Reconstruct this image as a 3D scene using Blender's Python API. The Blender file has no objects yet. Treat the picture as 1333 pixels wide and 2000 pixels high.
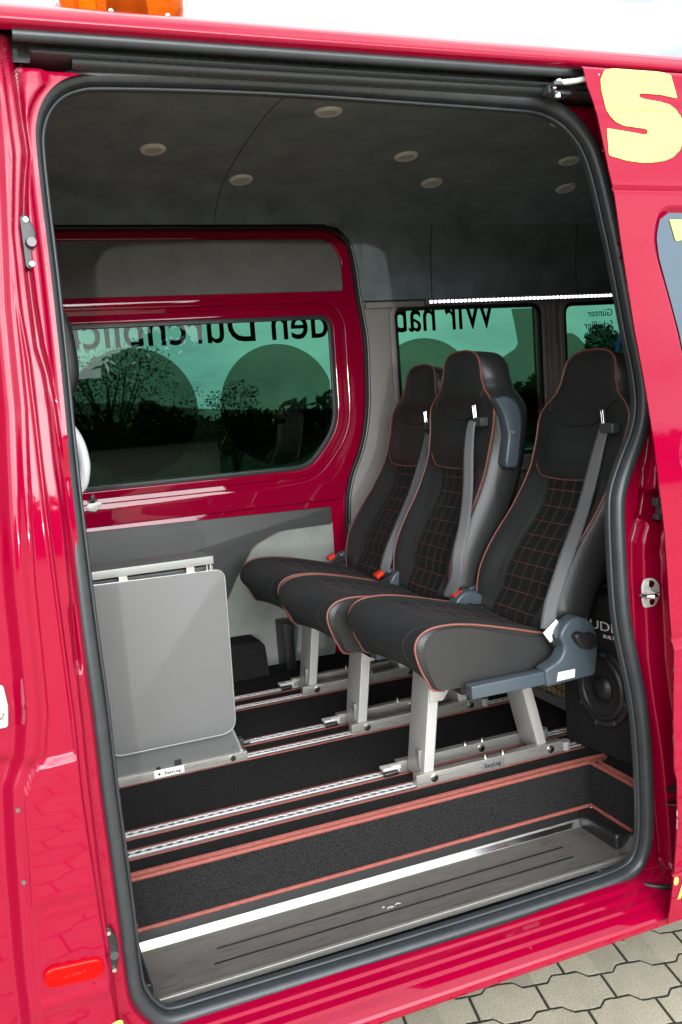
import bpy, bmesh, math, random
import numpy as np
from mathutils import Vector, Matrix
random.seed(7)
rng = np.random.default_rng(11)
S = bpy.context.scene
COL = S.collection
R = math.radians

# ------------------------------------------------------------------ camera
cam_d = bpy.data.cameras.new('camera'); cam = bpy.data.objects.new('camera', cam_d); COL.objects.link(cam)
r_ = Vector((0.92362407, -0.37630486, -0.07289194)); u_ = Vector((0.11480684, 0.09015893, 0.989288)); f_ = Vector((0.36570202, 0.92209871, -0.12647533))
M = Matrix.Identity(4)
for i in range(3):
    M[i][0] = r_[i]; M[i][1] = u_[i]; M[i][2] = -f_[i]
M[0][3], M[1][3], M[2][3] = -0.18817, -1.72571, 1.71784
cam.matrix_world = M
cam_d.sensor_fit = 'VERTICAL'; cam_d.sensor_height = 36; cam_d.lens = 1822.72 / 2000 * 36
cam_d.clip_start = 0.05; cam_d.clip_end = 2000
S.camera = cam
# ------------------------------------------------------------------ world, sun, exposure
SUN_DIR = Vector((0.185, 1.0, -0.010)).normalized()          # direction the light travels
sun_el = math.asin(-SUN_DIR.z)
w = bpy.data.worlds.new('World'); S.world = w; w.use_nodes = True
nt = w.node_tree; nt.nodes.clear()
out = nt.nodes.new('ShaderNodeOutputWorld')
sky = nt.nodes.new('ShaderNodeTexSky'); sky.sky_type = 'NISHITA'; sky.sun_disc = False
sky.sun_elevation = sun_el; sky.sun_rotation = math.atan2(-SUN_DIR.x, -SUN_DIR.y)
sky.altitude = 300; sky.air_density = 1.0; sky.dust_density = 0.5; sky.ozone_density = 1.5
b1 = nt.nodes.new('ShaderNodeBackground'); b1.inputs['Strength'].default_value = 0.12
nt.links.new(sky.outputs[0], b1.inputs[0])
b2 = nt.nodes.new('ShaderNodeBackground')
tc = nt.nodes.new('ShaderNodeTexCoord')
mp = nt.nodes.new('ShaderNodeMapping'); mp.inputs['Scale'].default_value = (1, 1, 2.6)
nt.links.new(tc.outputs['Generated'], mp.inputs[0])
n1 = nt.nodes.new('ShaderNodeTexNoise'); n1.inputs['Scale'].default_value = 2.4; n1.inputs['Detail'].default_value = 7; n1.inputs['Roughness'].default_value = 0.58
nt.links.new(mp.outputs[0], n1.inputs['Vector'])
rp = nt.nodes.new('ShaderNodeValToRGB')
rp.color_ramp.elements[0].position = 0.36; rp.color_ramp.elements[0].color = (0.42, 0.46, 0.52, 1)
rp.color_ramp.elements[1].position = 0.60; rp.color_ramp.elements[1].color = (1.0, 1.0, 1.0, 1)
nt.links.new(n1.outputs['Fac'], rp.inputs[0]); nt.links.new(rp.outputs[0], b2.inputs[0])
b2.inputs['Strength'].default_value = 2.3
# bright thin cloud around the hidden sun, behind the photographer
dt = nt.nodes.new('ShaderNodeVectorMath'); dt.operation = 'DOT_PRODUCT'; dt.inputs[1].default_value = Vector((-0.10, -1.0, 0.26)).normalized()
nt.links.new(tc.outputs['Generated'], dt.inputs[0])
gm = nt.nodes.new('ShaderNodeMapRange'); gm.interpolation_type = 'SMOOTHSTEP'; gm.inputs[1].default_value = 0.72; gm.inputs[2].default_value = 1.0; gm.inputs[3].default_value = 2.3; gm.inputs[4].default_value = 15.0
nt.links.new(dt.outputs['Value'], gm.inputs[0]); nt.links.new(gm.outputs[0], b2.inputs['Strength'])
mx = nt.nodes.new('ShaderNodeMixShader')
r2 = nt.nodes.new('ShaderNodeValToRGB')
r2.color_ramp.elements[0].position = 0.30; r2.color_ramp.elements[0].color = (0.75, 0.75, 0.75, 1)
r2.color_ramp.elements[1].position = 0.42; r2.color_ramp.elements[1].color = (1, 1, 1, 1)
nt.links.new(n1.outputs['Fac'], r2.inputs[0]); nt.links.new(r2.outputs[0], mx.inputs[0])
nt.links.new(b1.outputs[0], mx.inputs[1]); nt.links.new(b2.outputs[0], mx.inputs[2]); nt.links.new(mx.outputs[0], out.inputs[0])
sd = bpy.data.lights.new('sun', 'SUN'); sd.energy = 0.65; sd.angle = R(0.6); sd.color = (1.0, 0.965, 0.92)  # near-horizontal sun lamp, stands in for the camera flash
sun = bpy.data.objects.new('sun', sd); COL.objects.link(sun); sun.rotation_euler = SUN_DIR.to_track_quat('-Z', 'Y').to_euler()
S.view_settings.view_transform = 'Standard'; S.view_settings.look = 'None'; S.view_settings.exposure = 0.0; S.view_settings.gamma = 1
S.render.engine = 'CYCLES'
cy = S.cycles; cy.max_bounces = 7; cy.diffuse_bounces = 4; cy.glossy_bounces = 4; cy.transparent_max_bounces = 12
cy.use_denoising = True; cy.sample_clamp_indirect = 6; cy.caustics_reflective = False; cy.caustics_refractive = False

# ------------------------------------------------------------------ materials
def newmat(name):
    m = bpy.data.materials.new(name); m.use_nodes = True
    return m, m.node_tree, m.node_tree.nodes['Principled BSDF']
def N(t, typ, **kw):
    n = t.nodes.new(typ)
    for k, v in kw.items():
        if k in n.inputs: n.inputs[k].default_value = v
        else: setattr(n, k, v)
    return n
def mat(name, col, rough=0.5, metal=0.0, var=0.0, vscale=6.0, bump=0.0, bscale=200.0, coat=0.0, sheen=0.0, spec=0.5, aniso=None, emit=None, voro=False, rvar=0.0):
    m, t, p = newmat(name)
    p.inputs['Base Color'].default_value = (*col, 1); p.inputs['Roughness'].default_value = rough; p.inputs['Metallic'].default_value = metal
    p.inputs['Specular IOR Level'].default_value = spec
    if coat: p.inputs['Coat Weight'].default_value = coat; p.inputs['Coat Roughness'].default_value = 0.03
    if sheen: p.inputs['Sheen Weight'].default_value = sheen; p.inputs['Sheen Roughness'].default_value = 0.5
    tc = N(t, 'ShaderNodeTexCoord')
    vec = tc.outputs['Object']
    if aniso:
        mp = N(t, 'ShaderNodeMapping'); mp.inputs['Scale'].default_value = aniso; t.links.new(vec, mp.inputs[0]); vec = mp.outputs[0]
    if var or rvar:
        n = N(t, 'ShaderNodeTexNoise', Scale=vscale, Detail=6.0, Roughness=0.6); t.links.new(vec, n.inputs['Vector'])
        if var:
            r = N(t, 'ShaderNodeMapRange'); r.inputs[1].default_value = 0.3; r.inputs[2].default_value = 0.7
            r.inputs[3].default_value = 1 - var; r.inputs[4].default_value = 1 + var
            t.links.new(n.outputs['Fac'], r.inputs[0])
            mu = N(t, 'ShaderNodeVectorMath', operation='SCALE'); mu.inputs[0].default_value = col; t.links.new(r.outputs[0], mu.inputs['Scale'])
            t.links.new(mu.outputs[0], p.inputs['Base Color'])
        if rvar:
            r = N(t, 'ShaderNodeMapRange'); r.inputs[1].default_value = 0.3; r.inputs[2].default_value = 0.7
            r.inputs[3].default_value = max(0.02, rough - rvar); r.inputs[4].default_value = rough + rvar
            t.links.new(n.outputs['Fac'], r.inputs[0]); t.links.new(r.outputs[0], p.inputs['Roughness'])
    if bump:
        if voro: n = N(t, 'ShaderNodeTexVoronoi', Scale=bscale); h = n.outputs['Distance']
        else: n = N(t, 'ShaderNodeTexNoise', Scale=bscale, Detail=3.0); h = n.outputs['Fac']
        t.links.new(vec if aniso else tc.outputs['Object'], n.inputs['Vector'])
        b = N(t, 'ShaderNodeBump', Strength=bump, Distance=0.002); t.links.new(h, b.inputs['Height']); t.links.new(b.outputs[0], p.inputs['Normal'])
    if emit: p.inputs['Emission Color'].default_value = (*emit[0], 1); p.inputs['Emission Strength'].default_value = emit[1]
    return m
RED = mat('red_paint', (0.26, 0.0005, 0.022), 0.45, coat=0.9, var=0.03, vscale=3, spec=0.0)
RUB = mat('seal_rubber', (0.028, 0.033, 0.036), 0.36, var=0.15, vscale=30, bump=0.05, bscale=600)
BLACK = mat('black_plastic', (0.012, 0.012, 0.013), 0.38, bump=0.05, bscale=500)
BLACKG = mat('black_gloss_metal', (0.045, 0.05, 0.052), 0.28, coat=0.3, rvar=0.08, vscale=12)
ALC = mat('dark_alcantara', (0.185, 0.222, 0.240), 0.95, var=0.30, vscale=7.0, bump=0.25, bscale=700, sheen=0.25)
ALCP = mat('grey_alcantara', (0.13, 0.13, 0.122), 0.95, var=0.16, vscale=9.0, bump=0.25, bscale=700, sheen=0.2)
ALCL = mat('light_alcantara', (0.26, 0.28, 0.25), 0.95, var=0.16, vscale=9.0, bump=0.25, bscale=700, sheen=0.2)
TRIM = mat('grey_trim_plastic', (0.235, 0.225, 0.21), 0.6, bump=0.1, bscale=500, var=0.04)
LAMD = mat('dark_laminate', (0.045, 0.046, 0.044), 0.5, var=0.03, bump=0.1, bscale=900)
LAM = mat('grey_laminate', (0.145, 0.146, 0.142), 0.42, var=0.03, bump=0.08, bscale=900)
LAMB = mat('pedestal_laminate', (0.10, 0.102, 0.10), 0.42, var=0.03, bump=0.08, bscale=900)
CARP = mat('black_carpet', (0.017, 0.0165, 0.0165), 1.0, var=0.75, vscale=230, bump=0.9, bscale=520, spec=0.15)
COPPER = mat('copper_trim', (0.26, 0.068, 0.05), 0.7, var=0.18, vscale=90, bump=0.5, bscale=420)
STEEL = mat('brushed_steel', (0.50, 0.485, 0.44), 0.32, metal=0.7, aniso=(6, 300, 300), rvar=0.10, vscale=3, var=0.06)
TRAY = mat('tray_steel', (0.34, 0.33, 0.30), 0.38, metal=0.75, aniso=(5, 60, 60), rvar=0.14, vscale=3, var=0.12)
POL = mat('polished_steel', (0.75, 0.75, 0.74), 0.16, metal=1.0)
ZINC = mat('zinc_steel', (0.62, 0.62, 0.58), 0.36, metal=0.2, var=0.1, vscale=60)
SILV = mat('silver_powder_coat', (0.46, 0.455, 0.43), 0.45, metal=0.35, bump=0.05, bscale=700)
ALU = mat('aluminium_edge', (0.32, 0.33, 0.32), 0.35, metal=0.6)
LEA = mat('black_leather', (0.025, 0.0255, 0.0255), 0.34, bump=0.22, bscale=330, voro=True, var=0.08, vscale=14)
FAB = mat('black_fabric', (0.0078, 0.0082, 0.0085), 0.9, bump=0.6, bscale=900, sheen=0.03, spec=.25)
PAD = mat('soft_black_leather', (0.0165, 0.0172, 0.0178), 0.52, bump=0.15, bscale=500, voro=True, var=0.08, vscale=10)
PIPE = mat('copper_piping', (0.19, 0.064, 0.045), 0.5)
BLUEG = mat('blue_grey_plastic', (0.050, 0.068, 0.082), 0.36, bump=0.08, bscale=500)
BELT = mat('grey_belt_webbing', (0.11, 0.112, 0.116), 0.6, bump=0.4, bscale=900)
WHITE = mat('white_label', (0.78, 0.78, 0.76), 0.5)
LAMPW = mat('lamp_bezel', (0.92, 0.90, 0.83), 0.4)
LAMPG = mat('lamp_lens', (0.74, 0.70, 0.64), 0.45, bump=0.5, bscale=260, voro=True)
LIP = mat('track_aluminium', (0.70, 0.70, 0.69), 0.38, metal=0.45)
REDP = mat('red_button', (0.72, 0.035, 0.012), 0.4)
YEL = mat('yellow_vinyl', (0.88, 0.84, 0.12), 0.35, coat=0.8)
REFL = mat('red_marker_lens', (0.72, 0.0, 0.0), 0.25, coat=0.25, spec=0.1)
DKRED = mat('marker_print', (0.22, 0.0, 0.004), 0.4)
BLUE = mat('blue_strap', (0.01, 0.20, 0.55), 0.7)
TXT = mat('black_lettering', (0.004, 0.004, 0.004), 0.6)
TXW = mat('white_print', (0.75, 0.75, 0.72), 0.5)
GREYT = mat('grey_print', (0.30, 0.30, 0.30), 0.5)
AMBER = mat('amber_lens', (0.55, 0.16, 0.01), 0.08, coat=1.0)
PLY = mat('birch_plywood', (0.46, 0.33, 0.15), 0.65, aniso=(3, 3, 40), var=0.12, vscale=3)
BARK = mat('bark', (0.05, 0.04, 0.03), 0.9, var=0.3, vscale=12)
LED = mat('led_emitter', (1, 1, 1), 0.4, emit=((1.0, 0.95, 1.0), 7.0))
DISC = None
def leafmat(name, c):
    m, t, p = newmat(name); p.inputs['Roughness'].default_value = 0.7
    g = N(t, 'ShaderNodeNewGeometry'); r = N(t, 'ShaderNodeValToRGB')
    r.color_ramp.elements[0].color = (*[x * 0.6 for x in c], 1); r.color_ramp.elements[1].color = (*[x * 1.5 for x in c], 1)
    t.links.new(g.outputs['Random Per Island'], r.inputs[0]); t.links.new(r.outputs[0], p.inputs['Base Color'])
    return m
LEAF = leafmat('leaves', (0.02, 0.03, 0.012)); LEAF2 = leafmat('hedge_leaves', (0.02, 0.03, 0.012))
def glassmat(name, tint, refl=1.0, rough=0.0, film=None):
    m, t, p = newmat(name); t.nodes.remove(p); o = t.nodes['Material Output']
    tr = N(t, 'ShaderNodeBsdfTransparent'); tr.inputs[0].default_value = (*tint, 1)
    gl = N(t, 'ShaderNodeBsdfGlossy'); gl.inputs['Roughness'].default_value = rough
    fr = N(t, 'ShaderNodeFresnel'); fr.inputs['IOR'].default_value = 1.5
    mu = N(t, 'ShaderNodeMath', operation='MULTIPLY'); mu.inputs[1].default_value = refl; t.links.new(fr.outputs[0], mu.inputs[0])
    mx = N(t, 'ShaderNodeMixShader'); t.links.new(mu.outputs[0], mx.inputs[0]); t.links.new(tr.outputs[0], mx.inputs[1]); t.links.new(gl.outputs[0], mx.inputs[2])
    t.links.new(mx.outputs[0], o.inputs[0]); return m
GLASS = glassmat('green_tinted_glass', (0.255, 0.465, 0.385), 0.3)
DARK_SHEET = glassmat('film_and_dark_sheet', (0.52, 0.50, 0.44), 0.0)
CLEAR = glassmat('clear_lens', (0.9, 0.9, 0.95), 1.0)
DGLASS = mat('dark_outer_glass', (0.05, 0.09, 0.125), 0.06, metal=0.4, coat=1.0)

# node maths helper for procedural patterns
class X:
    def __init__(s, t, sock): s.t = t; s.s = sock
    def op(s, o, *a):
        n = s.t.nodes.new('ShaderNodeMath'); n.operation = o
        for i, v in enumerate((s,) + a):
            if isinstance(v, X): s.t.links.new(v.s, n.inputs[i])
            else: n.inputs[i].default_value = v
        return X(s.t, n.outputs[0])
    def __add__(s, o): return s.op('ADD', o)
    def __sub__(s, o): return s.op('SUBTRACT', o)
    def __mul__(s, o): return s.op('MULTIPLY', o)
def pavers():
    m, t, p = newmat('concrete_pavers')
    tc = N(t, 'ShaderNodeTexCoord'); sp = N(t, 'ShaderNodeSeparateXYZ'); t.links.new(tc.outputs['Object'], sp.inputs[0])
    x = X(t, sp.outputs[0]); y = X(t, sp.outputs[1])
    wob = N(t, 'ShaderNodeTexNoise', Scale=30.0, Detail=2.0); t.links.new(tc.outputs['Object'], wob.inputs['Vector'])
    wb = (X(t, wob.outputs['Fac']) - 0.5) * 0.010
    u = x * 0.973 - y * 0.229; v = x * 0.229 + y * 0.973 + wb
    P, Q, A, v0, u0 = 0.186, 0.129, 0.0135, 0.533, 0.882
    wv = ((u - u0) * (2 * math.pi / P)).op('COSINE') * 2.6
    wv = wv.op('MINIMUM', 1.0).op('MAXIMUM', -1.0)
    k = ((v - v0) * (1 / Q)).op('ROUND')
    par = (k * 0.5).op('FRACT').op('MULTIPLY', 4.0); par = par * -1.0 + 1.0
    s = v - v0 - k * Q - par * wv * A
    dw = s.op('ABSOLUTE')
    row = k - s.op('LESS_THAN', 0.0)
    ph = (row * 0.5).op('FRACT')      # 0 or .5
    uj = (u - u0) * (1 / P) + ph + 0.5
    dj = (uj.op('FRACT') - 0.5)
    dj = dj.op('ABSOLUTE').op('MULTIPLY', P)
    # joints of the row below (k-1) sit at u0
    d = dw.op('MINIMUM', dj)
    mr = N(t, 'ShaderNodeMapRange'); mr.interpolation_type = 'SMOOTHSTEP'
    mr.inputs[1].default_value = 0.0018; mr.inputs[2].default_value = 0.0056; t.links.new(d.s, mr.inputs[0])
    n1 = N(t, 'ShaderNodeTexNoise', Scale=170.0, Detail=6.0, Roughness=0.85); t.links.new(tc.outputs['Object'], n1.inputs['Vector'])
    n2 = N(t, 'ShaderNodeTexNoise', Scale=14.0, Detail=8.0, Roughness=0.7); t.links.new(tc.outputs['Object'], n2.inputs['Vector'])
    cr = N(t, 'ShaderNodeValToRGB'); e = cr.color_ramp.elements
    e[0].position = 0.28; e[0].color = (0.24, 0.215, 0.155, 1); e[1].position = 0.72; e[1].color = (0.70, 0.64, 0.48, 1)
    t.links.new(n1.outputs['Fac'], cr.inputs[0])
    # per stone tone
    cell = (uj.op('FLOOR') * 12.9898 + row * 78.233).op('SINE').op('MULTIPLY', 43758.5).op('FRACT')
    tone = cell * 0.22 + X(t, n2.outputs['Fac']) * 0.5 + 0.68
    sc = N(t, 'ShaderNodeVectorMath', operation='SCALE'); t.links.new(cr.outputs[0], sc.inputs[0]); t.links.new(tone.s, sc.inputs['Scale'])
    mx = N(t, 'ShaderNodeMix', data_type='RGBA'); mx.inputs[6].default_value = (0.035, 0.03, 0.022, 1)
    t.links.new(mr.outputs[0], mx.inputs[0]); t.links.new(sc.outputs[0], mx.inputs[7]); t.links.new(mx.outputs[2], p.inputs['Base Color'])
    p.inputs['Roughness'].default_value = 0.95
    h = X(t, mr.outputs[0]) * 0.8 + X(t, n1.outputs['Fac']) * 0.25
    bp = N(t, 'ShaderNodeBump', Strength=0.8, Distance=0.006); t.links.new(h.s, bp.inputs['Height']); t.links.new(bp.outputs[0], p.inputs['Normal'])
    return m
def quilted():
    m, t, p = newmat('quilted_fabric')
    uv = N(t, 'ShaderNodeUVMap'); sp = N(t, 'ShaderNodeSeparateXYZ'); t.links.new(uv.outputs[0], sp.inputs[0])
    u = X(t, sp.outputs[0]); v = X(t, sp.outputs[1]); q = 0.047
    def line(a, b):
        d = ((a * (1 / q)).op('FRACT') - 0.5).op('ABSOLUTE').op('MULTIPLY', q)
        dash = (b * 220.0).op('FRACT').op('LESS_THAN', 0.72)
        return d, d.op('LESS_THAN', 0.0009) * dash
    d1, l1 = line(u, v); d2, l2 = line(v, u)
    L = l1.op('MAXIMUM', l2)
    mx = N(t, 'ShaderNodeMix', data_type='RGBA'); mx.inputs[6].default_value = (0.0062, 0.0062, 0.0065, 1); mx.inputs[7].default_value = (0.17, 0.06, 0.042, 1)
    t.links.new(L.s, mx.inputs[0]); t.links.new(mx.outputs[2], p.inputs['Base Color']); p.inputs['Roughness'].default_value = 0.85
    p.inputs['Sheen Weight'].default_value = 0.03; p.inputs['Specular IOR Level'].default_value = .25
    tc = N(t, 'ShaderNodeTexCoord'); nn = N(t, 'ShaderNodeTexNoise', Scale=900.0); t.links.new(tc.outputs['Object'], nn.inputs['Vector'])
    dd = d1.op('MINIMUM', d2) * (1 / 0.008); dd = dd.op('MINIMUM', 1.0)
    h = dd * 1.0 + X(t, nn.outputs['Fac']) * 0.12
    bp = N(t, 'ShaderNodeBump', Strength=0.7, Distance=0.003); t.links.new(h.s, bp.inputs['Height']); t.links.new(bp.outputs[0], p.inputs['Normal'])
    return m
QUI = quilted()
def trackmat():
    m, t, p = newmat('perforated_track')
    tc = N(t, 'ShaderNodeTexCoord'); sp = N(t, 'ShaderNodeSeparateXYZ'); t.links.new(tc.outputs['Object'], sp.inputs[0])
    x = X(t, sp.outputs[0]); y = X(t, sp.outputs[1]); q = 0.0254
    fx = ((x * (1 / q)).op('FRACT') - 0.5) * q
    hole = (fx * fx + y * y).op('SQRT').op('LESS_THAN', 0.0078)
    slot = y.op('ABSOLUTE').op('LESS_THAN', 0.0036)
    hh = hole.op('MAXIMUM', slot)
    mx = N(t, 'ShaderNodeMix', data_type='RGBA'); mx.inputs[6].default_value = (0.72, 0.72, 0.70, 1); mx.inputs[7].default_value = (0.02, 0.02, 0.02, 1)
    t.links.new(hh.s, mx.inputs[0]); t.links.new(mx.outputs[2], p.inputs['Base Color'])
    met = hh * -0.75 + 0.75; t.links.new(met.s, p.inputs['Metallic']); p.inputs['Roughness'].default_value = 0.35
    return m
TRACK = trackmat()

# ------------------------------------------------------------------ builders
def link(name, me, parent=None):
    o = bpy.data.objects.new(name, me); COL.objects.link(o)
    if parent is not None: o.parent = parent
    return o
def tag(o, label=None, cat=None, group=None, kind=None):
    if label: o['label'] = label
    if cat: o['category'] = cat
    if group: o['group'] = group
    if kind: o['kind'] = kind
    return o
def empty(name, loc=(0, 0, 0)):
    o = bpy.data.objects.new(name, None); COL.objects.link(o); o.location = loc; o.empty_display_size = 0.1; return o
def mesh(name, verts, faces, mats, parent=None, smooth=True, idx=None, uvs=None, sharp=None):
    """verts in van coordinates; converted to the parent's frame (parents are unrotated)"""
    me = bpy.data.meshes.new(name)
    off = Vector((0, 0, 0)); q = parent
    while q is not None: off += q.location; q = q.parent
    V = np.asarray(verts, float).reshape(-1, 3) - np.array(off)
    me.from_pydata(V.tolist(), [], [list(map(int, f)) for f in faces])
    if not isinstance(mats, (list, tuple)): mats = [mats]
    for m in mats: me.materials.append(m)
    if idx is not None: me.polygons.foreach_set('material_index', np.asarray(idx, dtype=np.int32))
    if uvs is not None:
        l = me.uv_layers.new(name='UVMap'); vi = np.zeros(len(me.loops), dtype=np.int32); me.loops.foreach_get('vertex_index', vi)
        l.data.foreach_set('uv', np.asarray(uvs, float)[vi].ravel())
    me.polygons.foreach_set('use_smooth', [smooth] * len(me.polygons))
    me.update(); me.validate()
    o = link(name, me, parent)
    if sharp is not None and smooth: me.set_sharp_from_angle(angle=R(sharp))
    return o
class MB:
    def __init__(s): s.v = []; s.f = []
    def add(s, V, F):
        n = len(s.v); s.v += [tuple(p) for p in V]; s.f += [tuple(i + n for i in f) for f in F]; return s
    def box(s, a, b, bev=0.0, rot=None, piv=None):
        bm = bmesh.new(); bmesh.ops.create_cube(bm, size=1)
        sx, sy, sz = [b[i] - a[i] for i in range(3)]; c = [(a[i] + b[i]) / 2 for i in range(3)]
        bmesh.ops.scale(bm, vec=(sx, sy, sz), verts=bm.verts)
        if bev: bmesh.ops.bevel(bm, geom=bm.edges[:], offset=bev, segments=3, affect='EDGES', profile=0.6)
        bmesh.ops.translate(bm, vec=c, verts=bm.verts)
        if rot is not None:
            pv = Vector(piv if piv is not None else c)
            bmesh.ops.rotate(bm, cent=pv, matrix=rot, verts=bm.verts)
        bm.verts.index_update()
        s.add([v.co[:] for v in bm.verts], [[v.index for v in f.verts] for f in bm.faces]); bm.free(); return s
    def tube(s, path, r, seg=10, closed=False, cap=True, flat=None):
        P = [Vector(p) for p in path]; n = len(P); base = len(s.v)
        up = None; rings = []
        for i in range(n):
            a = P[(i - 1) % n] if (closed or i > 0) else P[i]; b = P[(i + 1) % n] if (closed or i < n - 1) else P[i]
            t = (b - a).normalized()
            if up is None: up = Vector((0, 0, 1)) if abs(t.z) < 0.9 else Vector((1, 0, 0))
            e1 = (up - t * up.dot(t)).normalized(); e2 = t.cross(e1); up = e1
            ri = r[i] if hasattr(r, '__len__') else r
            for k in range(seg):
                an = 2 * math.pi * k / seg
                s.v.append(tuple(P[i] + (e1 * math.cos(an) + e2 * math.sin(an)) * ri))
        m = n if closed else n - 1
        for i in range(m):
            for k in range(seg):
                a = base + i * seg + k; b = base + i * seg + (k + 1) % seg
                c = base + ((i + 1) % n) * seg + (k + 1) % seg; d = base + ((i + 1) % n) * seg + k
                s.f.append((a, b, c, d))
        if cap and not closed:
            s.f.append(tuple(base + k for k in range(seg))[::-1]); s.f.append(tuple(base + (n - 1) * seg + k for k in range(seg)))
        return s
    def cyl(s, a, b, r, seg=20, r2=None):
        return s.tube([a, b], [r, r if r2 is None else r2], seg)
    def build(s, name, m, parent=None, smooth=True, sharp=35): return mesh(name, s.v, s.f, m, parent, smooth, sharp=sharp)
def rpoly(pts, r=0.0, seg=6):
    """round the corners of a polygon; pts may carry own radius as third value"""
    o = []; n = len(pts)
    for i in range(n):
        p = Vector(pts[i][:2]); a = Vector(pts[i - 1][:2]); b = Vector(pts[(i + 1) % n][:2])
        rr = pts[i][2] if len(pts[i]) > 2 else r
        d1 = (a - p); d2 = (b - p); rr = min(rr, d1.length * 0.49, d2.length * 0.49)
        if rr < 1e-5: o.append(tuple(p)); continue
        p1 = p + d1.normalized() * rr; p2 = p + d2.normalized() * rr
        for k in range(seg + 1):
            t = k / seg; q = p1 * (1 - t) ** 2 + p * 2 * t * (1 - t) + p2 * t * t; o.append(tuple(q))
    return o
def plate(name, outer, holes, thick, mapf, m, parent=None, bevel=0.0, sharp=35):
    """flat plate with holes: a filled 2D curve; (u,v,w) -> mapf; w from 0 (front) to thick"""
    cu = bpy.data.curves.new(name, 'CURVE'); cu.dimensions = '2D'; cu.fill_mode = 'BOTH'
    for L in [outer] + list(holes):
        sp = cu.splines.new('POLY'); sp.points.add(len(L) - 1)
        for i, q in enumerate(L): sp.points[i].co = (q[0], q[1], 0, 1)
        sp.use_cyclic_u = True
    cu.extrude = max(thick / 2 - bevel, 1e-5); cu.bevel_depth = bevel; cu.bevel_resolution = 2
    if bevel: cu.offset = -bevel
    ob = bpy.data.objects.new(name, cu); COL.objects.link(ob)
    dg = bpy.context.evaluated_depsgraph_get(); dg.update()
    me = bpy.data.meshes.new_from_object(ob.evaluated_get(dg))
    V = [mapf(v.co.x, v.co.y, thick / 2 - v.co.z) for v in me.vertices]; F = [list(p.vertices) for p in me.polygons]
    bpy.data.objects.remove(ob); bpy.data.curves.remove(cu); bpy.data.meshes.remove(me)
    # weld
    bm = bmesh.new(); vs = [bm.verts.new(v) for v in V]
    for f in F:
        try: bm.faces.new([vs[i] for i in f])
        except ValueError: pass
    bmesh.ops.remove_doubles(bm, verts=bm.verts, dist=1e-5); bmesh.ops.recalc_face_normals(bm, faces=bm.faces)
    bm.verts.index_update(); V = [v.co[:] for v in bm.verts]; F = [[v.index for v in f.verts] for f in bm.faces]; bm.free()
    return mesh(name, V, F, m, parent, True, sharp=sharp)
def text(name, body, mapf, m, parent, width=None, height=None, depth=0.001, bold=0.0, align='LEFT'):
    cu = bpy.data.curves.new(name, 'FONT'); cu.body = body; cu.size = 1.0; cu.extrude = 0.5; cu.offset = bold; cu.resolution_u = 4
    ob = bpy.data.objects.new(name, cu); COL.objects.link(ob)
    dg = bpy.context.evaluated_depsgraph_get(); dg.update(); me = bpy.data.meshes.new_from_object(ob.evaluated_get(dg))
    V = np.array([v.co[:] for v in me.vertices]); F = [list(p.vertices) for p in me.polygons]
    bpy.data.objects.remove(ob); bpy.data.curves.remove(cu); bpy.data.meshes.remove(me)
    V[:, 0] -= V[:, 0].min(); sx = width / V[:, 0].max(); sy = (height / 0.73) if height else sx
    W = [mapf(a * sx, b * sy, (c + 0.5) * depth) for a, b, c in V]
    return mesh(name, W, F, m, parent, False)
def catmull(P, n):
    P = np.asarray(P, float); out = []
    for i in range(len(P) - 1):
        p0 = P[max(i - 1, 0)]; p1 = P[i]; p2 = P[i + 1]; p3 = P[min(i + 2, len(P) - 1)]
        for k in range(n):
            t = k / n; out.append(0.5 * ((2 * p1) + (-p0 + p2) * t + (2 * p0 - 5 * p1 + 4 * p2 - p3) * t * t + (-p0 + 3 * p1 - 3 * p2 + p3) * t ** 3))
    out.append(P[-1]); return np.array(out)
def sst(a, b, x):
    t = np.clip((x - a) / (b - a), 0, 1); return t * t * (3 - 2 * t)
def gauss(x, w): return np.exp(-(x / w) ** 2)
def sdpoly(px, pz, poly):
    """signed distance (negative inside) of points to a polygon"""
    px = np.asarray(px); pz = np.asarray(pz); d = np.full(px.shape, 1e9); ins = np.zeros(px.shape, bool); n = len(poly)
    for i in range(n):
        ax, az = poly[i]; bx, bz = poly[(i + 1) % n]; ex, ez = bx - ax, bz - az
        wx, wz = px - ax, pz - az; L = ex * ex + ez * ez + 1e-12; t = np.clip((wx * ex + wz * ez) / L, 0, 1)
        d = np.minimum(d, np.hypot(wx - ex * t, wz - ez * t))
        c = ((az <= pz) & (bz > pz)) | ((bz <= pz) & (az > pz))
        with np.errstate(divide='ignore', invalid='ignore'):
            xi = ax + (pz - az) / (bz - az if abs(bz - az) > 1e-12 else 1e-12) * ex
        ins ^= c & (px < xi)
    return np.where(ins, -d, d)
# body side skin: y of the near side as a function of height
ZK = [.2, .35, .6, .9, 1.2, 1.5, 1.8, 2.1, 2.35, 2.45]; YK = [-.01, -.03, -.055, -.075, -.08, -.07, -.045, -.01, .035, .08]
_zz = np.linspace(.2, 2.45, 400); _c = np.interp(_zz, ZK, YK); _k = np.ones(41) / 41
_c = np.convolve(np.pad(_c, 20, mode='edge'), _k, 'valid')
def Yb(z): return np.interp(z, _zz, _c)

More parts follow.
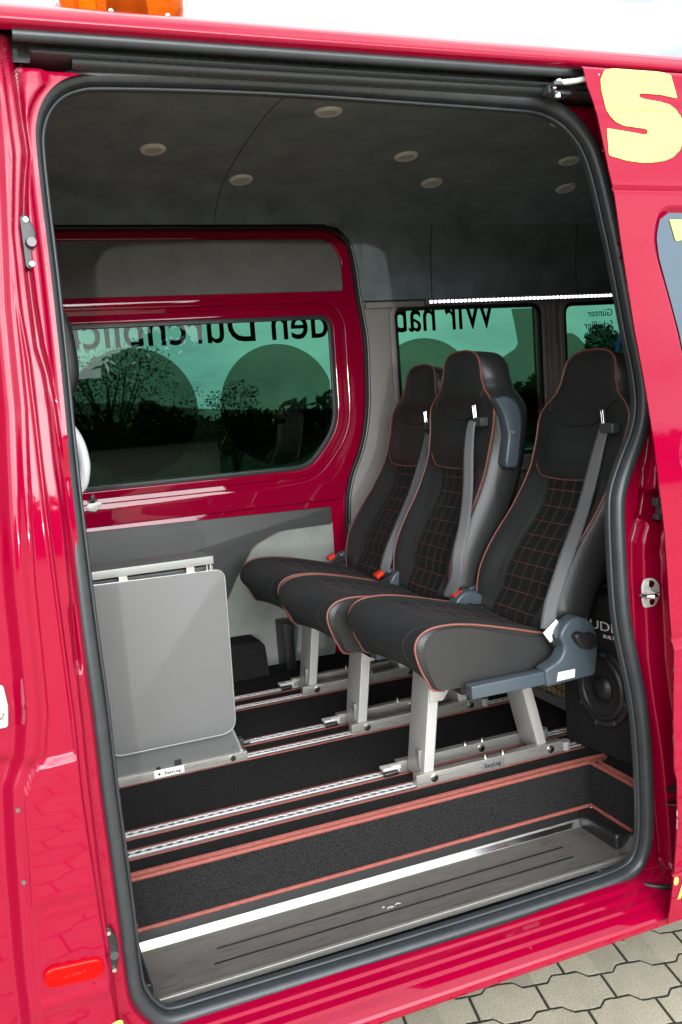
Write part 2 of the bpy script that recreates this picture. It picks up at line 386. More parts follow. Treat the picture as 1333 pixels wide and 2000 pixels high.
# ------------------------------------------------------------------ ground and surroundings
def ground():
    xs = np.concatenate([np.linspace(-200, -20, 7), np.linspace(-16, 16, 9), np.linspace(20, 300, 8)]); ys = np.concatenate([np.linspace(-200, -40, 5), np.linspace(-30, 14, 12), np.linspace(20, 300, 10)])
    V = []; F = []
    for y in ys:
        for x in xs: V.append((x, y, 0.1))
    n = len(xs)
    for j in range(len(ys) - 1):
        for i in range(n - 1):
            F.append((j * n + i, j * n + i + 1, (j + 1) * n + i + 1, (j + 1) * n + i))
    return V, F
V, F = ground()
V = [(x, y, 0.1 if y < 16 else 0.1 - min((y - 16) * 0.035, 4.0)) for x, y, z in V]
tag(mesh('ground', V, F, pavers()), 'interlocking beige concrete paving stones around the van', 'paving', kind='structure')
GRASS = mat('meadow_grass', (0.013, 0.018, 0.008), 0.95, var=0.35, vscale=1.2, bump=0.6, bscale=30)
V = [(x, y, (0.104 if y < 17 else 0.104 - min((y - 16) * 0.035, 4.0))) for y in (12.5, 16, 20, 30, 60, 130, 280) for x in (-190, -20, 20, 60, 140, 290)]
tag(mesh('meadow', V, [(j * 6 + i, j * 6 + i + 1, j * 6 + i + 7, j * 6 + i + 6) for j in range(6) for i in range(5)], GRASS, None, False), 'dark green meadow beyond the paving, seen through the side windows', 'meadow', kind='structure')
def foliage(cl, n, size, seedv):
    """leaf quads around clump spheres"""
    g = np.random.default_rng(seedv); V = []; F = []
    cw = np.array([c[3] ** 2 for c in cl]); cw = cw / cw.sum(); pick = g.choice(len(cl), n, p=cw)
    for i in pick:
        c = cl[i]; d = g.normal(size=3); d /= np.linalg.norm(d); rr = c[3] * (0.35 + 0.75 * g.random() ** 0.6)
        p = np.array(c[:3]) + d * rr * np.array([1, 1, 0.85]); a = g.normal(size=3); a /= np.linalg.norm(a); b = np.cross(a, g.normal(size=3)); b /= np.linalg.norm(b)
        s = size * (0.6 + 0.8 * g.random()); k = len(V)
        V += [tuple(p - a * s), tuple(p + b * s * .5), tuple(p + a * s), tuple(p - b * s * .5)]; F.append((k, k + 1, k + 2, k + 3))
    return V, F
def tree(x, y, z0, h, cr, label, n=2600, leaf=0.09, seedv=1, group=None, loose=1.0):
    g = np.random.default_rng(seedv); t = empty('tree', (x, y, z0)); tag(t, label, 'tree', group)
    mb = MB(); top = z0 + h * 0.72
    mb.tube([(x, y, z0), (x + .05 * h * .2, y, z0 + h * .3), (x, y + .04, z0 + h * .55), (x + .03, y, top)], [h * .030, h * .022, h * .015, h * .006], 8)
    cl = []
    for i in range(15):
        a = g.random() * 6.28; rr = cr * (0.25 + 0.65 * g.random()); zz = z0 + h * (0.42 + 0.5 * g.random())
        f = 1 - abs((zz - z0) / h - 0.62) * 1.3; c = (x + math.cos(a) * rr * f, y + math.sin(a) * rr * f, zz, cr * (0.22 + 0.2 * g.random()) * loose)
        cl.append(c); mb.tube([(x, y, z0 + h * (.25 + .3 * g.random())), c[:3]], [h * .010, h * .003], 5)
    mb.build('trunk', BARK, t)
    V, F = foliage(cl, n, leaf, seedv + 50); mesh('crown', V, F, LEAF, t, False)
    return t
tree(2.3, 15.5, -.35, 3.45, 1.7, 'small sparse tree seen through the sliding door window opposite', 4500, .028, 3)
tree(5.1, 17.5, -.7, 2.85, 1.0, 'low loose bush-like tree near the middle of the opposite door window', 4500, .032, 5)
tree(18.0, 21.0, -.3, 3.9, 1.15, 'dark round tree seen through the rearmost side window', 7000, .08, 8)
def hedge(name, pts, h, thick, label, n, leaf, seedv, var=.25):
    g = np.random.default_rng(seedv); cl = []
    for i in range(len(pts) - 1):
        a = np.array(pts[i]); b = np.array(pts[i + 1]); L = np.linalg.norm(b - a); k = max(2, int(L / (thick * .8)))
        for j in range(k):
            p = a + (b - a) * (j + g.random() * .4) / k; hh = h * (1 + var * (g.random() - .5) * 2)
            for q in range(max(2, int(hh / thick) + 1)):
                zz = p[2] + hh * (q + .5) / max(2, int(hh / thick) + 1)
                cl.append((p[0] + g.normal() * thick * .2, p[1] + g.normal() * thick * .2, zz, thick * .62))
    V, F = foliage(cl, n, leaf, seedv + 1)
    # solid dark core so the mass is dense
    mb = MB()
    for i in range(len(pts) - 1):
        a = Vector(pts[i]); b = Vector(pts[i + 1]); d = (b - a).normalized(); s = Vector((-d.y, d.x, 0)) * thick * .3
        z = Vector((0, 0, h * .74)); k = len(mb.v)
        mb.v += [tuple(a - s), tuple(b - s), tuple(b + s), tuple(a + s), tuple(a - s * .6 + z), tuple(b - s * .6 + z), tuple(b + s * .6 + z), tuple(a + s * .6 + z)]
        mb.f += [(k, k + 1, k + 5, k + 4), (k + 1, k + 2, k + 6, k + 5), (k + 2, k + 3, k + 7, k + 6), (k + 3, k, k + 4, k + 7), (k + 4, k + 5, k + 6, k + 7)]
    n0 = len(mb.v); mb.add(V, F)
    o = mesh(name, mb.v, mb.f, LEAF2, None, False); tag(o, label, 'woods', kind='stuff'); return o
hedge('woodland_edge', [(-30, 60, -2.0), (10, 58, -2.0), (50, 56, -1.9), (110, 62, -2.0)], 3.0, 2.4, 'dark line of far-off woodland seen through the side windows', 26000, .34, 21)
# trees behind the photographer (mirrored in the paint); a gap is left for the low sun lamp
hedge('woodland_behind', [(-60, -42, .1), (-20, -40, .1)], 3.6, 2.2, 'dark woodland mirrored in the red paint, behind the photographer to the left', 7000, .32, 31)
hedge('woodland_behind', [(-2.0, -36, .1), (14, -34, .1), (34, -30, .1), (60, -20, .1)], 4.0, 2.2, 'dark woodland mirrored in the red paint, behind the photographer to the right', 15000, .32, 33)

# ------------------------------------------------------------------ THE VAN
van = empty('van', (0, 0, 0.1)); tag(van, 'red high-roof minibus with its sliding side door open, yellow lettering and black door seal', 'van')
SEAL = [(0.132,0.509),(0.059,0.512),(0.027,0.540),(0.008,0.576),(-0.001,0.624),(-0.005,0.802),(-0.011,1.012),(-0.012,1.162),(-0.016,1.317),(-0.018,1.467),(-0.018,1.634),(-0.014,1.816),(-0.012,1.979),(-0.012,2.088),(-0.010,2.180),(-0.005,2.226),(0.013,2.269),(0.043,2.301),(0.080,2.318),(0.127,2.325),(0.321,2.331),(0.531,2.332),(0.759,2.328),(1.009,2.323),(1.087,2.318),(1.144,2.293),(1.184,2.248),(1.204,2.200),(1.216,2.130),(1.224,2.060),(1.233,1.990),(1.241,1.910),(1.250,1.816),(1.263,1.720),(1.264,1.640),(1.245,1.577),(1.205,1.510),(1.177,1.455),(1.167,1.404),(1.164,1.286),(1.167,1.176),(1.180,1.091),(1.203,0.987),(1.218,0.884),(1.227,0.778),(1.234,0.643),(1.228,0.570),(1.204,0.525),(1.143,0.508),(0.996,0.505),(0.787,0.503),(0.469,0.505)]
P = catmull(SEAL + [SEAL[0]], 10)[:-1]
SP = P.copy(); K = np.array([.25, .5, .25])
for _ in range(6): SP = .5 * SP + .25 * (np.roll(SP, 1, 0) + np.roll(SP, -1, 0))
# resample evenly
def resample(L, n, closed=True):
    L = np.asarray(L); Q = np.vstack([L, L[:1]]) if closed else L
    d = np.concatenate([[0], np.cumsum(np.linalg.norm(np.diff(Q, axis=0), axis=1))]); t = np.linspace(0, d[-1], n + 1)[:-1] if closed else np.linspace(0, d[-1], n)
    return np.stack([np.interp(t, d, Q[:, 0]), np.interp(t, d, Q[:, 1])], 1)
SP = resample(SP, 700)
def tab(L):
    L = sorted(L); z = [a[0] for a in L]; x = [a[1] for a in L]; return lambda q: np.interp(q, z, x)
c0 = tab([(2.30,-.085),(2.159,-0.091),(1.902,-0.111),(1.731,-0.115),(1.645,-0.122),(1.560,-0.128),(1.429,-0.135),(1.297,-0.137),(1.207,-0.139),(1.136,-0.151),(1.077,-0.176),(0.985,-0.183),(0.890,-0.188),(0.742,-0.194),(0.639,-0.194)])
c1 = tab([(2.160,-0.052),(2.030,-0.069),(1.901,-0.072),(1.814,-0.067),(1.727,-0.067),(1.640,-0.068),(1.553,-0.068),(1.420,-0.067),(1.284,-0.065),(1.192,-0.064),(1.126,-0.064),(1.050,-0.065),(0.953,-0.062),(0.852,-0.058),(0.748,-0.054),(0.668,-0.050),(0.586,-0.048)])
gl = tab([(2.169,-0.034),(2.097,-0.046),(2.035,-0.055),(1.974,-0.055),(1.903,-0.055),(1.833,-0.055),(1.788,-0.046),(1.726,-0.044),(1.637,-0.045),(1.547,-0.043),(1.411,-0.045),(1.273,-0.049),(1.180,-0.049),(1.104,-0.050),(0.988,-0.050),(0.836,-0.048),(0.730,-0.044)])
gr = tab([(2.169,-0.023),(2.097,-0.036),(2.035,-0.043),(1.974,-0.043),(1.903,-0.043),(1.832,-0.040),(1.787,-0.033),(1.725,-0.030),(1.635,-0.029),(1.3,-.034),(0.9,-.034)])
lpx = tab([(1.124,-.136),(1.114,-0.137),(1.071,-0.160),(1.027,-0.163),(0.933,-0.167),(0.856,-0.171),(0.736,-0.175),(0.634,-0.181)])
iL = (SP[:, 0] < 0.04); zl = SP[iL][:, 1]; xl = SP[iL][:, 0]; o_ = np.argsort(zl); sealL = lambda z: np.interp(z, zl[o_], xl[o_])
iR = (SP[:, 0] > 1.1); zr = SP[iR][:, 1]; xr = SP[iR][:, 0]; o2 = np.argsort(zr); sealR = lambda z: np.interp(z, zr[o2], xr[o2])
OVAL = (-.112, .7135)
def Hleft(x, z):
    y = Yb(z)
    C0, C1, G, GR, LP = c0(z), c1(z), gl(z), gr(z), lpx(z); up = sst(1.120, 1.130, z); sx = sealL(z)
    y = y + .040 * (1 - sst(C0 - .022, C0 + .004, x)) + .003 * gauss(x - C0 - .026, .006) * up - .003 * gauss(x - C0 - .012, .007)
    y = y + .013 * sst(C1 - .002, C1 + .003, x)
    y = y + .026 * sst(G - .003, G + .004, x) - .016 * sst(GR - .004, GR + .003, x) * sst(1.6, 1.68, z)
    y = y + .030 * sst(sx - .022, sx - .008, x) * (.4 + .6 * (1 - sst(1.0, 1.6, z)))
    # upper field sits 7 mm lower than the lower panel
    y = y + .008 * up * sst(C0 + .03, C0 + .036, x) * (1 - sst(C1 - .008, C1 - .002, x))
    y = y + .008 * gauss(z - 1.122, .0045) * (x > LP) * (x < C1)
    y = y + .012 * (1 - up) * (1 - sst(LP - .002, LP + .003, x))
    y = y + .008 * gauss(z - .853, .0040) * (x > LP) * (x < C1 + .002) + .004 * (z < .851) * (x > LP) * (x < C1) - .004 * gauss(z - .845, .006) * (x > LP) * (x < C1)
    y = y - .006 * gauss(z - .662, .012) * sst(LP, LP + .01, x) * sst(C1, C1 - .01, x) + .010 * sst(.664, .656, z) * 0
    # handle pocket in the strip and swage dents in the shut face
    y = y + .012 * gauss(x + .045, .007) * sst(1.255, 1.275, z) * sst(1.39, 1.375, z)
    d = np.hypot(np.maximum(np.abs(x - OVAL[0]) - .030, 0), (z - OVAL[1] - .12 * (x - OVAL[0]) * -1)) - .0195
    y = y + .004 * sst(.004, .0, d)
    return y
POCK = rpoly([(1.236, 1.372, .015), (1.40, 1.350, .01), (1.40, 1.442, .01), (1.234, 1.447, .015)], .01, 5)
def Hright(x, z):
    sx = sealR(z); y = Yb(z) + .074
    cr = np.interp(z, [.5, .8, .95, 1.05, 1.25, 1.33, 1.36, 1.6, 2.2], [1.30, 1.262, 1.235, 1.222, 1.218, 1.222, 1.235, 1.30, 1.32])
    y = y - .022 * sst(cr - .006, cr + .006, x) + .010 * gauss(x - cr + .010, .007)
    y = y - .028 * sst(cr + .050, cr + .060, x)
    y = y - .010 * sst(sx + .030, sx + .018, x) * 0
    d = sdpoly(x, z, POCK); y = y + .034 * sst(.003, -.010, d) - .003 * gauss(d - .004, .004)
    y = y + .006 * gauss(z - 1.30, .006) * sst(1.22, 1.24, x) + .006 * gauss(z - 1.49, .010) * sst(1.24, 1.27, x)
    y = y + .007 * gauss(np.hypot((x - 1.25) * .8, (z - 2.235)), .022)
    return y
def Hall(x, z):
    wL = sst(.25, .05, x); wR = sst(1.0, 1.1, x)
    mid = Yb(z) + .074
    y = mid * (1 - wL) * (1 - wR) + Hleft(x, z) * wL + Hright(x, z) * wR
    rec = sst(2.318, 2.345, z) * sst(-.034, -.022, x)
    y = y * (1 - rec) + .14 * rec
    # sill: comes outwards below the seal in rounded steps
    lo = sst(.515, .500, z) * sst(-.02, .03, x)
    prof = np.interp(z, [.42, .437, .446, .454, .460, .468, .476, .481, .486, .491, .496, .501, .512], [-.080, -.094, -.097, -.096, -.092, -.080, -.064, -.058, -.042, -.036, -.018, -.012, .012])
    y = y * (1 - lo) + prof * lo
    return y
# ring between the seal and an outer rectangle
def outer_ring():
    n = len(SP); ang_pts = []
    rect = {'l': -.34, 'r': 1.42, 'b': .437, 't': 2.374}
    # corners on the seal loop, found by direction
    ctr = np.array([.6, 1.42]); dx = (SP[:, 0] - ctr[0]) / .62; dz = (SP[:, 1] - ctr[1]) / .91
    ci = [int(np.argmax(-dx * 1 - dz)), int(np.argmax(-dx + dz)), int(np.argmax(dx + dz)), int(np.argmax(dx - dz))]
    cor = [(rect['l'], rect['b']), (rect['l'], rect['t']), (rect['r'], rect['t']), (rect['r'], rect['b'])]
    O = np.zeros_like(SP)
    for k in range(4):
        i0, i1 = ci[k], ci[(k + 1) % 4]; m = (i1 - i0) % n
        idx = [(i0 + j) % n for j in range(m + 1)]
        seg = SP[idx]; d = np.concatenate([[0], np.cumsum(np.linalg.norm(np.diff(seg, axis=0), axis=1))]); t = d / d[-1]
        a = np.array(cor[k]); b = np.array(cor[(k + 1) % 4])
        for j, q in zip(idx, t): O[j] = a + (b - a) * q
    return O
OR = outer_ring(); nr = 150
t = np.linspace(0, 1, nr)[None, :, None]
G = SP[:, None, :] * (1 - t) + OR[:, None, :] * t; Xg, Zg = G[..., 0], G[..., 1]; Yg = Hall(Xg, Zg)
V = np.stack([Xg, Yg, Zg], -1).reshape(-1, 3); n = len(SP); ii, jj = np.meshgrid(np.arange(n), np.arange(nr - 1), indexing='ij')
Fq = np.stack([ii * nr + jj, ii * nr + jj + 1, ((ii + 1) % n) * nr + jj + 1, ((ii + 1) % n) * nr + jj], -1).reshape(-1, 4)
mesh('door_aperture_panel', V, Fq, RED, van)
# sweep a section along the seal loop
def sweep(loop, sec, y0, name, m, parent, closed=True):
    L = np.asarray(loop); n = len(L); T = np.roll(L, -1, 0) - np.roll(L, 1, 0); T /= np.linalg.norm(T, axis=1)[:, None]
    Nn = np.stack([T[:, 1], -T[:, 0]], 1)     # towards the inside of the opening for this winding
    if ((Nn[0] * (np.array([.6, 1.4]) - L[0])).sum()) < 0: Nn = -Nn
    V = []; F = []; k = len(sec)
    for i in range(n):
        yy = y0(L[i, 1]) if callable(y0) else y0
        for a, b in sec: V.append((L[i, 0] + Nn[i, 0] * a, yy + b, L[i, 1] + Nn[i, 1] * a))
    for i in range(n):
        for j in range(k - 1): F.append((i * k + j, i * k + j + 1, ((i + 1) % n) * k + j + 1, ((i + 1) % n) * k + j))
    return mesh(name, V, F, m, parent, True, sharp=50)
sec = [(-.018, .02), (-.0205, .004)] + [(-.0035 - .0150 * math.cos(a), -.004 - .0135 * math.sin(a)) for a in np.linspace(.3, math.pi - .45, 9)] + [(.0115, .000), (.0118, .004)] + [(.0155 - .0038 * math.cos(a), .007 - .0045 * math.sin(a)) for a in np.linspace(.2, math.pi - .2, 5)] + [(.0192, .012), (.0192, .018), (.008, .024)]
sweep(SP, sec, lambda z: Yb(z) + .070, 'door_seal', RUB, van)
sweep(SP, [(.0178, .016), (.0080, .028), (-.01, .034), (-.050, .040)], lambda z: Yb(z) + .070, 'door_reveal', BLACK, van)
# ---- header: roof skin, gutter rubber, slide rail
def extrude_profile(name, prof, x0, x1, m, parent, nx=2, smooth=True, sharp=30, xw=None):
    V = []; F = []; k = len(prof); xs = np.linspace(x0, x1, nx)
    for x in xs:
        for (y, z) in prof: V.append((x, y, z))
    for i in range(nx - 1):
        for j in range(k - 1): F.append((i * k + j, i * k + j + 1, (i + 1) * k + j + 1, (i + 1) * k + j))
    return mesh(name, V, F, m, parent, smooth, sharp=sharp)
roof = [(.030, 2.372), (.016, 2.378), (.012, 2.386), (.018, 2.396), (.034, 2.412), (.066, 2.430), (.11, 2.446), (.18, 2.466), (.28, 2.490), (.45, 2.52), (.7, 2.548), (.95, 2.556), (1.3, 2.54), (1.6, 2.49), (1.76, 2.43), (1.82, 2.36)]
roof = [tuple(q) for q in catmull(roof, 4)]
extrude_profile('roof', roof, -1.4, 4.2, RED, van, sharp=50)
MB().tube([(x, .034, 2.366) for x in np.linspace(-.030, 1.40, 12)], .0105, 12).build('gutter_rubber', RUB, van)
rail = [(.034, 2.374), (.06, 2.372), (.085, 2.366), (.088, 2.352), (.086, 2.350), (.060, 2.352), (.055, 2.3505), (.053, 2.346), (.058, 2.344), (.10, 2.342), (.12, 2.340)]
rl = extrude_profile('slide_rail', rail, .0, 1.36, BLACKG, van, sharp=40)
rail2 = [(.13, 2.350), (.075, 2.346), (.064, 2.3435), (.060, 2.338), (.064, 2.333), (.078, 2.331), (.13, 2.331)]
extrude_profile('rail_channel', rail2, .07, 1.30, BLACKG, rl, sharp=60)
# ---- sill inner threshold
MB().box((.02, .055, .478), (1.26, .34, .492), .003).build('threshold', BLACK, van)
# ---- small fittings on the B pillar
def screw(mb, p, r=.006, h=.003): return mb.cyl((p[0], p[1] + .001, p[2]), (p[0], p[1] - h, p[2]), r, 14, r * .75)
def latch(zc, xc, name):
    y = float(Hall(np.array([xc]), np.array([zc]))[0])
    o = plate(name, rpoly([(-.010, -.045), (.004, -.048), (.013, -.02), (.014, .018), (.002, .047), (-.011, .043)], .006, 4), [], .008, lambda a, b, c: (xc + a, y - .010 + c, zc + b), BLACK, van, .002)
    MB().cyl((xc + .004, y - .006, zc - .003), (xc + .004, y - .026, zc - .003), .011, 20, .008).build('guide_socket', BLACKG, o)
    for dx_, dz_ in ((-.001, .036), (.002, -.038)): screw(MB_ := MB(), (xc + dx_, y - .009, zc + dz_), .0055, .006); MB_.build('screw', POL, o)
latch(2.015, -.044, 'door_guide'); latch(.727, -.043, 'door_guide')
for px, pz in ((-.173, 1.041), (-.178, .908)):
    y = float(Hall(np.array([px]), np.array([pz]))[0]); mb = MB(); screw(mb, (px, y, pz), .005, .002); mb.build('plug', mat('grey_plug', (.12, .08, .08), .5), van)
# front door striker
y = float(Hall(np.array([-.176]), np.array([1.22]))[0])
st = plate('front_striker', rpoly([(-.018, -.038), (.006, -.038), (.010, 0), (.006, .038), (-.018, .038)], .006, 4), [], .006, lambda a, b, c: (-.178 + a, y - .006 + c, 1.222 + b), ZINC, van, .0015)
MB().tube([(-.178, y, 1.212), (-.182, y - .03, 1.212), (-.200, y - .04, 1.212), (-.215, y - .02, 1.212)], .005, 10).build('striker_loop', POL, st)
# oval side marker
def yb_at(x, z): return float(Hall(np.array([x]), np.array([z]))[0])
ov = rpoly([(-.052, -.0195), (.052, -.0195), (.052, .0195), (-.052, .0195)], .019, 8)
ca, sa = math.cos(-.07), math.sin(-.07)
mk = plate('side_marker_lamp', ov, [], .012, lambda a, b, c: (OVAL[0] + a * ca - b * sa, yb_at(OVAL[0], OVAL[1]) - .010 + c, OVAL[1] + a * sa + b * ca), REFL, van, .0045)
for i, wd in enumerate((.004, .002, .005, .006, .003, .005)):
    xx = OVAL[0] - .017 + i * .0065; MB().box((xx, yb_at(*OVAL) - .0108, OVAL[1] - .003 + .001 * (i % 2)), (xx + wd, yb_at(*OVAL) - .0100, OVAL[1] + .002), 0).build('faded_print', DKRED, mk)
# yellow vinyl at the bottom of the pillar
plate('vinyl_letter', rpoly([(-.075, .50), (-.04, .50), (-.036, .588), (-.046, .590), (-.066, .583)], .006, 4), [], .0012, lambda a, b, c: (a, yb_at(-.055, .58) - .0022 + c - 0.0, b), YEL, van)
# C pillar striker
sy = float(Hall(np.array([1.232]), np.array([1.212]))[0])
st = plate('door_striker', rpoly([(-.018, -.034), (.012, -.034), (.028, -.012), (.027, .016), (.012, .033), (-.014, .034), (-.022, .02), (-.022, -.018)], .007, 4), [], .006, lambda a, b, c: (1.230 + a, sy - .008 + c, 1.212 + b), ZINC, van, .0018)
MB().tube([(1.234, sy - .004, 1.212), (1.232, sy - .028, 1.212), (1.224, sy - .038, 1.212), (1.212, sy - .040, 1.211), (1.203, sy - .032, 1.211), (1.200, sy - .012, 1.211)], [.0065, .0065, .0065, .0065, .0055, .005], 12).build('striker_loop', POL, st)
for dz in (.021, -.020):
    mb = MB(); mb.cyl((1.230, sy - .008, 1.212 + dz), (1.230, sy - .013, 1.212 + dz), .009, 18, .008); mb.build('screw', POL, st)
# pocket roller carriage
py = float(Yb(np.array([1.4]))) + .074
cb = plate('roller_bracket', rpoly([(1.262, 1.376), (1.33, 1.366), (1.33, 1.424), (1.262, 1.428), (1.262, 1.408), (1.272, 1.404), (1.272, 1.392), (1.262, 1.386)], .003, 3), [], .02, lambda a, b, c: (a, py - .03 + c, b), BLACKG, van, .002)
mb = MB(); mb.cyl((1.281, py - .028, 1.397), (1.281, py - .036, 1.397), .0075, 18, .006); mb.build('bolt', POL, cb)
# door pins on the pillar
for pz, px, L in ((2.005, 1.225, .036), (1.972, 1.226, .034)):
    yy = float(Hall(np.array([px + .015]), np.array([pz]))[0]) - .02
    MB().tube([(px - .002, yy - .004, pz), (px + .010, yy, pz + .001), (px + L, yy, pz + .002)], [.0035, .0055, .006], 12).build('guide_pin', POL if pz < 2 else BLACK, van)
yy = float(Hall(np.array([1.33]), np.array([.72]))[0])
for dz in (.0, .035):
    MB().tube([(1.262, -.03, .728 - dz), (1.275, -.03, .726 - dz), (1.30, -.03, .724 - dz)], [.0035, .006, .009], 12).build('guide_pin', BLACK if dz == 0 else POL, van)

# ---- floor, step and tray
YS = .296; ZF = .677; ZS = .556; XS = 1.283
def flo(a, b, nm, m, z=ZF, t=.02, bev=0): return MB().box((a[0], a[1], z - t), (b[0], b[1], z), bev).build(nm, m, van)
floor = MB().box((-1.2, YS, ZF - .02), (3.6, 1.74, ZF)).box((XS, .085, ZF - .02), (3.6, YS, ZF)).box((-1.2, .085, ZF - .02), (-.02, YS, ZF)).build('floor', CARP, van)
MB().box((-.02, YS - .004, .5), (XS, YS + .012, ZF - .002)).box((XS - .004, .10, .5), (XS + .015, YS, ZF - .002)).box((-.03, .09, .5), (-.018, YS, ZF - .002)).build('step_riser', CARP, van)
def strip(name, pts, r, parent, m=COPPER, seg=8): return MB().tube([tuple(q) for q in catmull(pts, 4)], r, seg).build(name, m, parent)
strip('edge_trim', [(-.02, YS - .003, ZF + .001), (.6, YS - .003, ZF + .001), (XS - .012, YS - .003, ZF + .001), (XS - .002, YS - .012, ZF + .001), (XS, YS - .05, ZF + .001), (XS, .11, ZF + .001)], .0055, floor)
strip('edge_trim', [(-.02, YS + .013, ZF + .002), (.6, YS + .013, ZF + .002), (XS + .006, YS + .013, ZF + .002), (XS + .014, YS - .03, ZF + .002), (XS + .014, .11, ZF + .002)], .0075, floor)
strip('edge_trim', [(-.02, YS - .008, ZS + .003), (.6, YS - .008, ZS + .003), (XS - .03, YS - .008, ZS + .003), (XS - .008, YS - .022, ZS + .003), (XS - .006, YS - .07, ZS + .001), (XS - .006, .12, ZS)], .005, floor)
# tray: stamped steel with upstand
tray = [(.082, .505), (.080, .514), (.084, .5175), (.092, .5165), (.096, .513), (.18, .512), (.268, .512), (.277, .514), (.289, .530), (.291, .556)]
tray = tray[:-1]
V = []; F = []; xs = np.linspace(.045, 1.285, 160); k = 60
pr = catmull(tray, 7); k = len(pr)
for x in xs:
    for (y, z) in pr:
        e = max(0.0, (x - 1.235) / .05) ; zz = z + (.040 * e * e if y > .10 else .0); V.append((x, y, zz))
for i in range(len(xs) - 1):
    for j in range(k - 1): F.append((i * k + j, i * k + j + 1, (i + 1) * k + j + 1, (i + 1) * k + j))
tr = mesh('step_tray', V, F, TRAY, van, True, sharp=40)
MB().box((.047, .0795, .504), (1.283, .0905, .5185), .002).build('front_lip', STEEL, tr)
V = [(.085, .2775, .5125), (1.228, .2775, .5125), (1.222, .2885, .5275), (.093, .2885, .5275), (.085, .2765, .5125), (.093, .2765, .5275)]
MB().box((.047, .2865, .530), (1.283, .2955, .5545), .002).build('rear_rail', BLACK, tr)
plate('bevel_strip', rpoly([(.086, 0), (1.228, 0), (1.222, .0135), (.092, .0135)], .004, 4), [], .002, lambda a, b, c: (a, .2755 + b * .60 + c * .8, .5135 + b * .8 - c * .6 + .0015), POL, tr)
# dark plastic end wall at the right
MB().box((1.232, .125, .505), (1.300, .290, .553), .012).box((1.290, .09, .50), (1.33, .17, .545), .006).build('end_cap', BLACK, tr)
MB().box((-.005, .10, .498), (.045, .286, .545), .008).build('end_cap', BLACK, tr)
for (xa, xb, yy) in ((.205, 1.125, .207), (.185, 1.118, .153)):
    MB().box((xa, yy - .0030, .5122), (xb, yy + .0030, .5136), .0008).build('grip_strip', BLACK, tr)
for (a, b, w_) in ((.604, .166, .020), (.628, .172, .016), (.596, .174, .008)):
    plate('scuff_mark', rpoly([(a, b), (a + w_ * .5, b + .004), (a + w_, b + .001), (a + w_ * .9, b + .005), (a + w_ * .4, b + .0075)], .001, 2), [], .0004, lambda p, q, c: (p, q, .5130 - c), WHITE, tr)
# black arm of the sliding door and roller
arm = MB().tube([tuple(q) for q in catmull([(1.10, .12, .500), (1.165, .062, .500), (1.19, .01, .497), (1.225, -.03, .492), (1.30, -.06, .489), (1.40, -.07, .488)], 5)], [.007] * 26, 10).build('slide_arm', BLACK, van)
MB().cyl((1.10, .11, .495), (1.10, .11, .51), .016, 18).build('arm_roller', BLACK, arm)
for i in range(4): MB().cyl((1.09 + i * .012, .085, .505), (1.09 + i * .012, .085, .512), .003, 10).build('rivet', BLACK, arm)
# ---- floor tracks
for yc in (.405, .510, .842, .949, 1.277, 1.380):
    t_ = MB(); tk = bpy.data.meshes.new('floor_track')
    o = MB(); 
    root = mesh('floor_track', [(-1.2, -.0115, 0), (3.4, -.0115, 0), (3.4, .0115, 0), (-1.2, .0115, 0), (-1.2, -.0145, -.004), (3.4, -.0145, -.004), (3.4, .0145, -.004), (-1.2, .0145, -.004)],
                [(0, 1, 2, 3), (4, 5, 1, 0), (3, 2, 6, 7)], BLACKG, None, False)
    root.parent = van; root.location = (0, yc, ZF + .004 - .1)
    MB().box((-1.2, yc + .015, ZF - .001), (3.4, yc + .027, ZF + .005), .002).box((-1.2, yc - .021, ZF - .001), (3.4, yc - .015, ZF + .003), .001).build('track_edging', COPPER, root)
    for sg in (-1, 1):
        L = [(-.15, sg * .0112), (1.62, sg * .0112)]; q = []
        for i in range(69):
            x = 1.62 - i * .0254
            q += [(x, sg * .0030), (x - .0050, sg * .0030)] + [(x - .0152 + .0084 * math.cos(a), sg * .0084 * math.sin(a)) for a in np.linspace(.42, math.pi - .42, 7)]
        L += [p for p in q if p[0] > -.149] + [(-.15, sg * .0030)]
        plate('track_lip', L, [], .0035, lambda a, b, c: (a, yc + b, ZF + .0078 - c), LIP, root, .0006)

# ---- headliner and upper trims
hl = [(.105, 2.345), (.125, 2.385), (.20, 2.43), (.35, 2.475), (.6, 2.51), (.9, 2.53), (1.23, 2.50), (1.45, 2.474), (1.57, 2.445), (1.645, 2.41), (1.685, 2.375), (1.702, 2.362)]
hl = [tuple(q) for q in catmull(hl, 5)]
head = extrude_profile('headliner', hl, -1.2, 3.6, ALC, van, nx=24, sharp=60)
up = [(1.702, 2.362), (1.708, 2.30), (1.712, 2.2), (1.716, 2.068)]
extrude_profile('upper_side_panel', up, 1.340, 3.6, ALC, van, sharp=60)
# piece above the door corner, between door seal and side panel
plate('corner_panel', [(1.20, 2.366), (1.345, 2.366), (1.345, 2.068), (1.318, 2.068), (1.315, 2.20), (1.292, 2.31), (1.25, 2.352), (1.20, 2.362)], [], .004, lambda a, b, c: (a, 1.7165 + c, b), ALC, van)
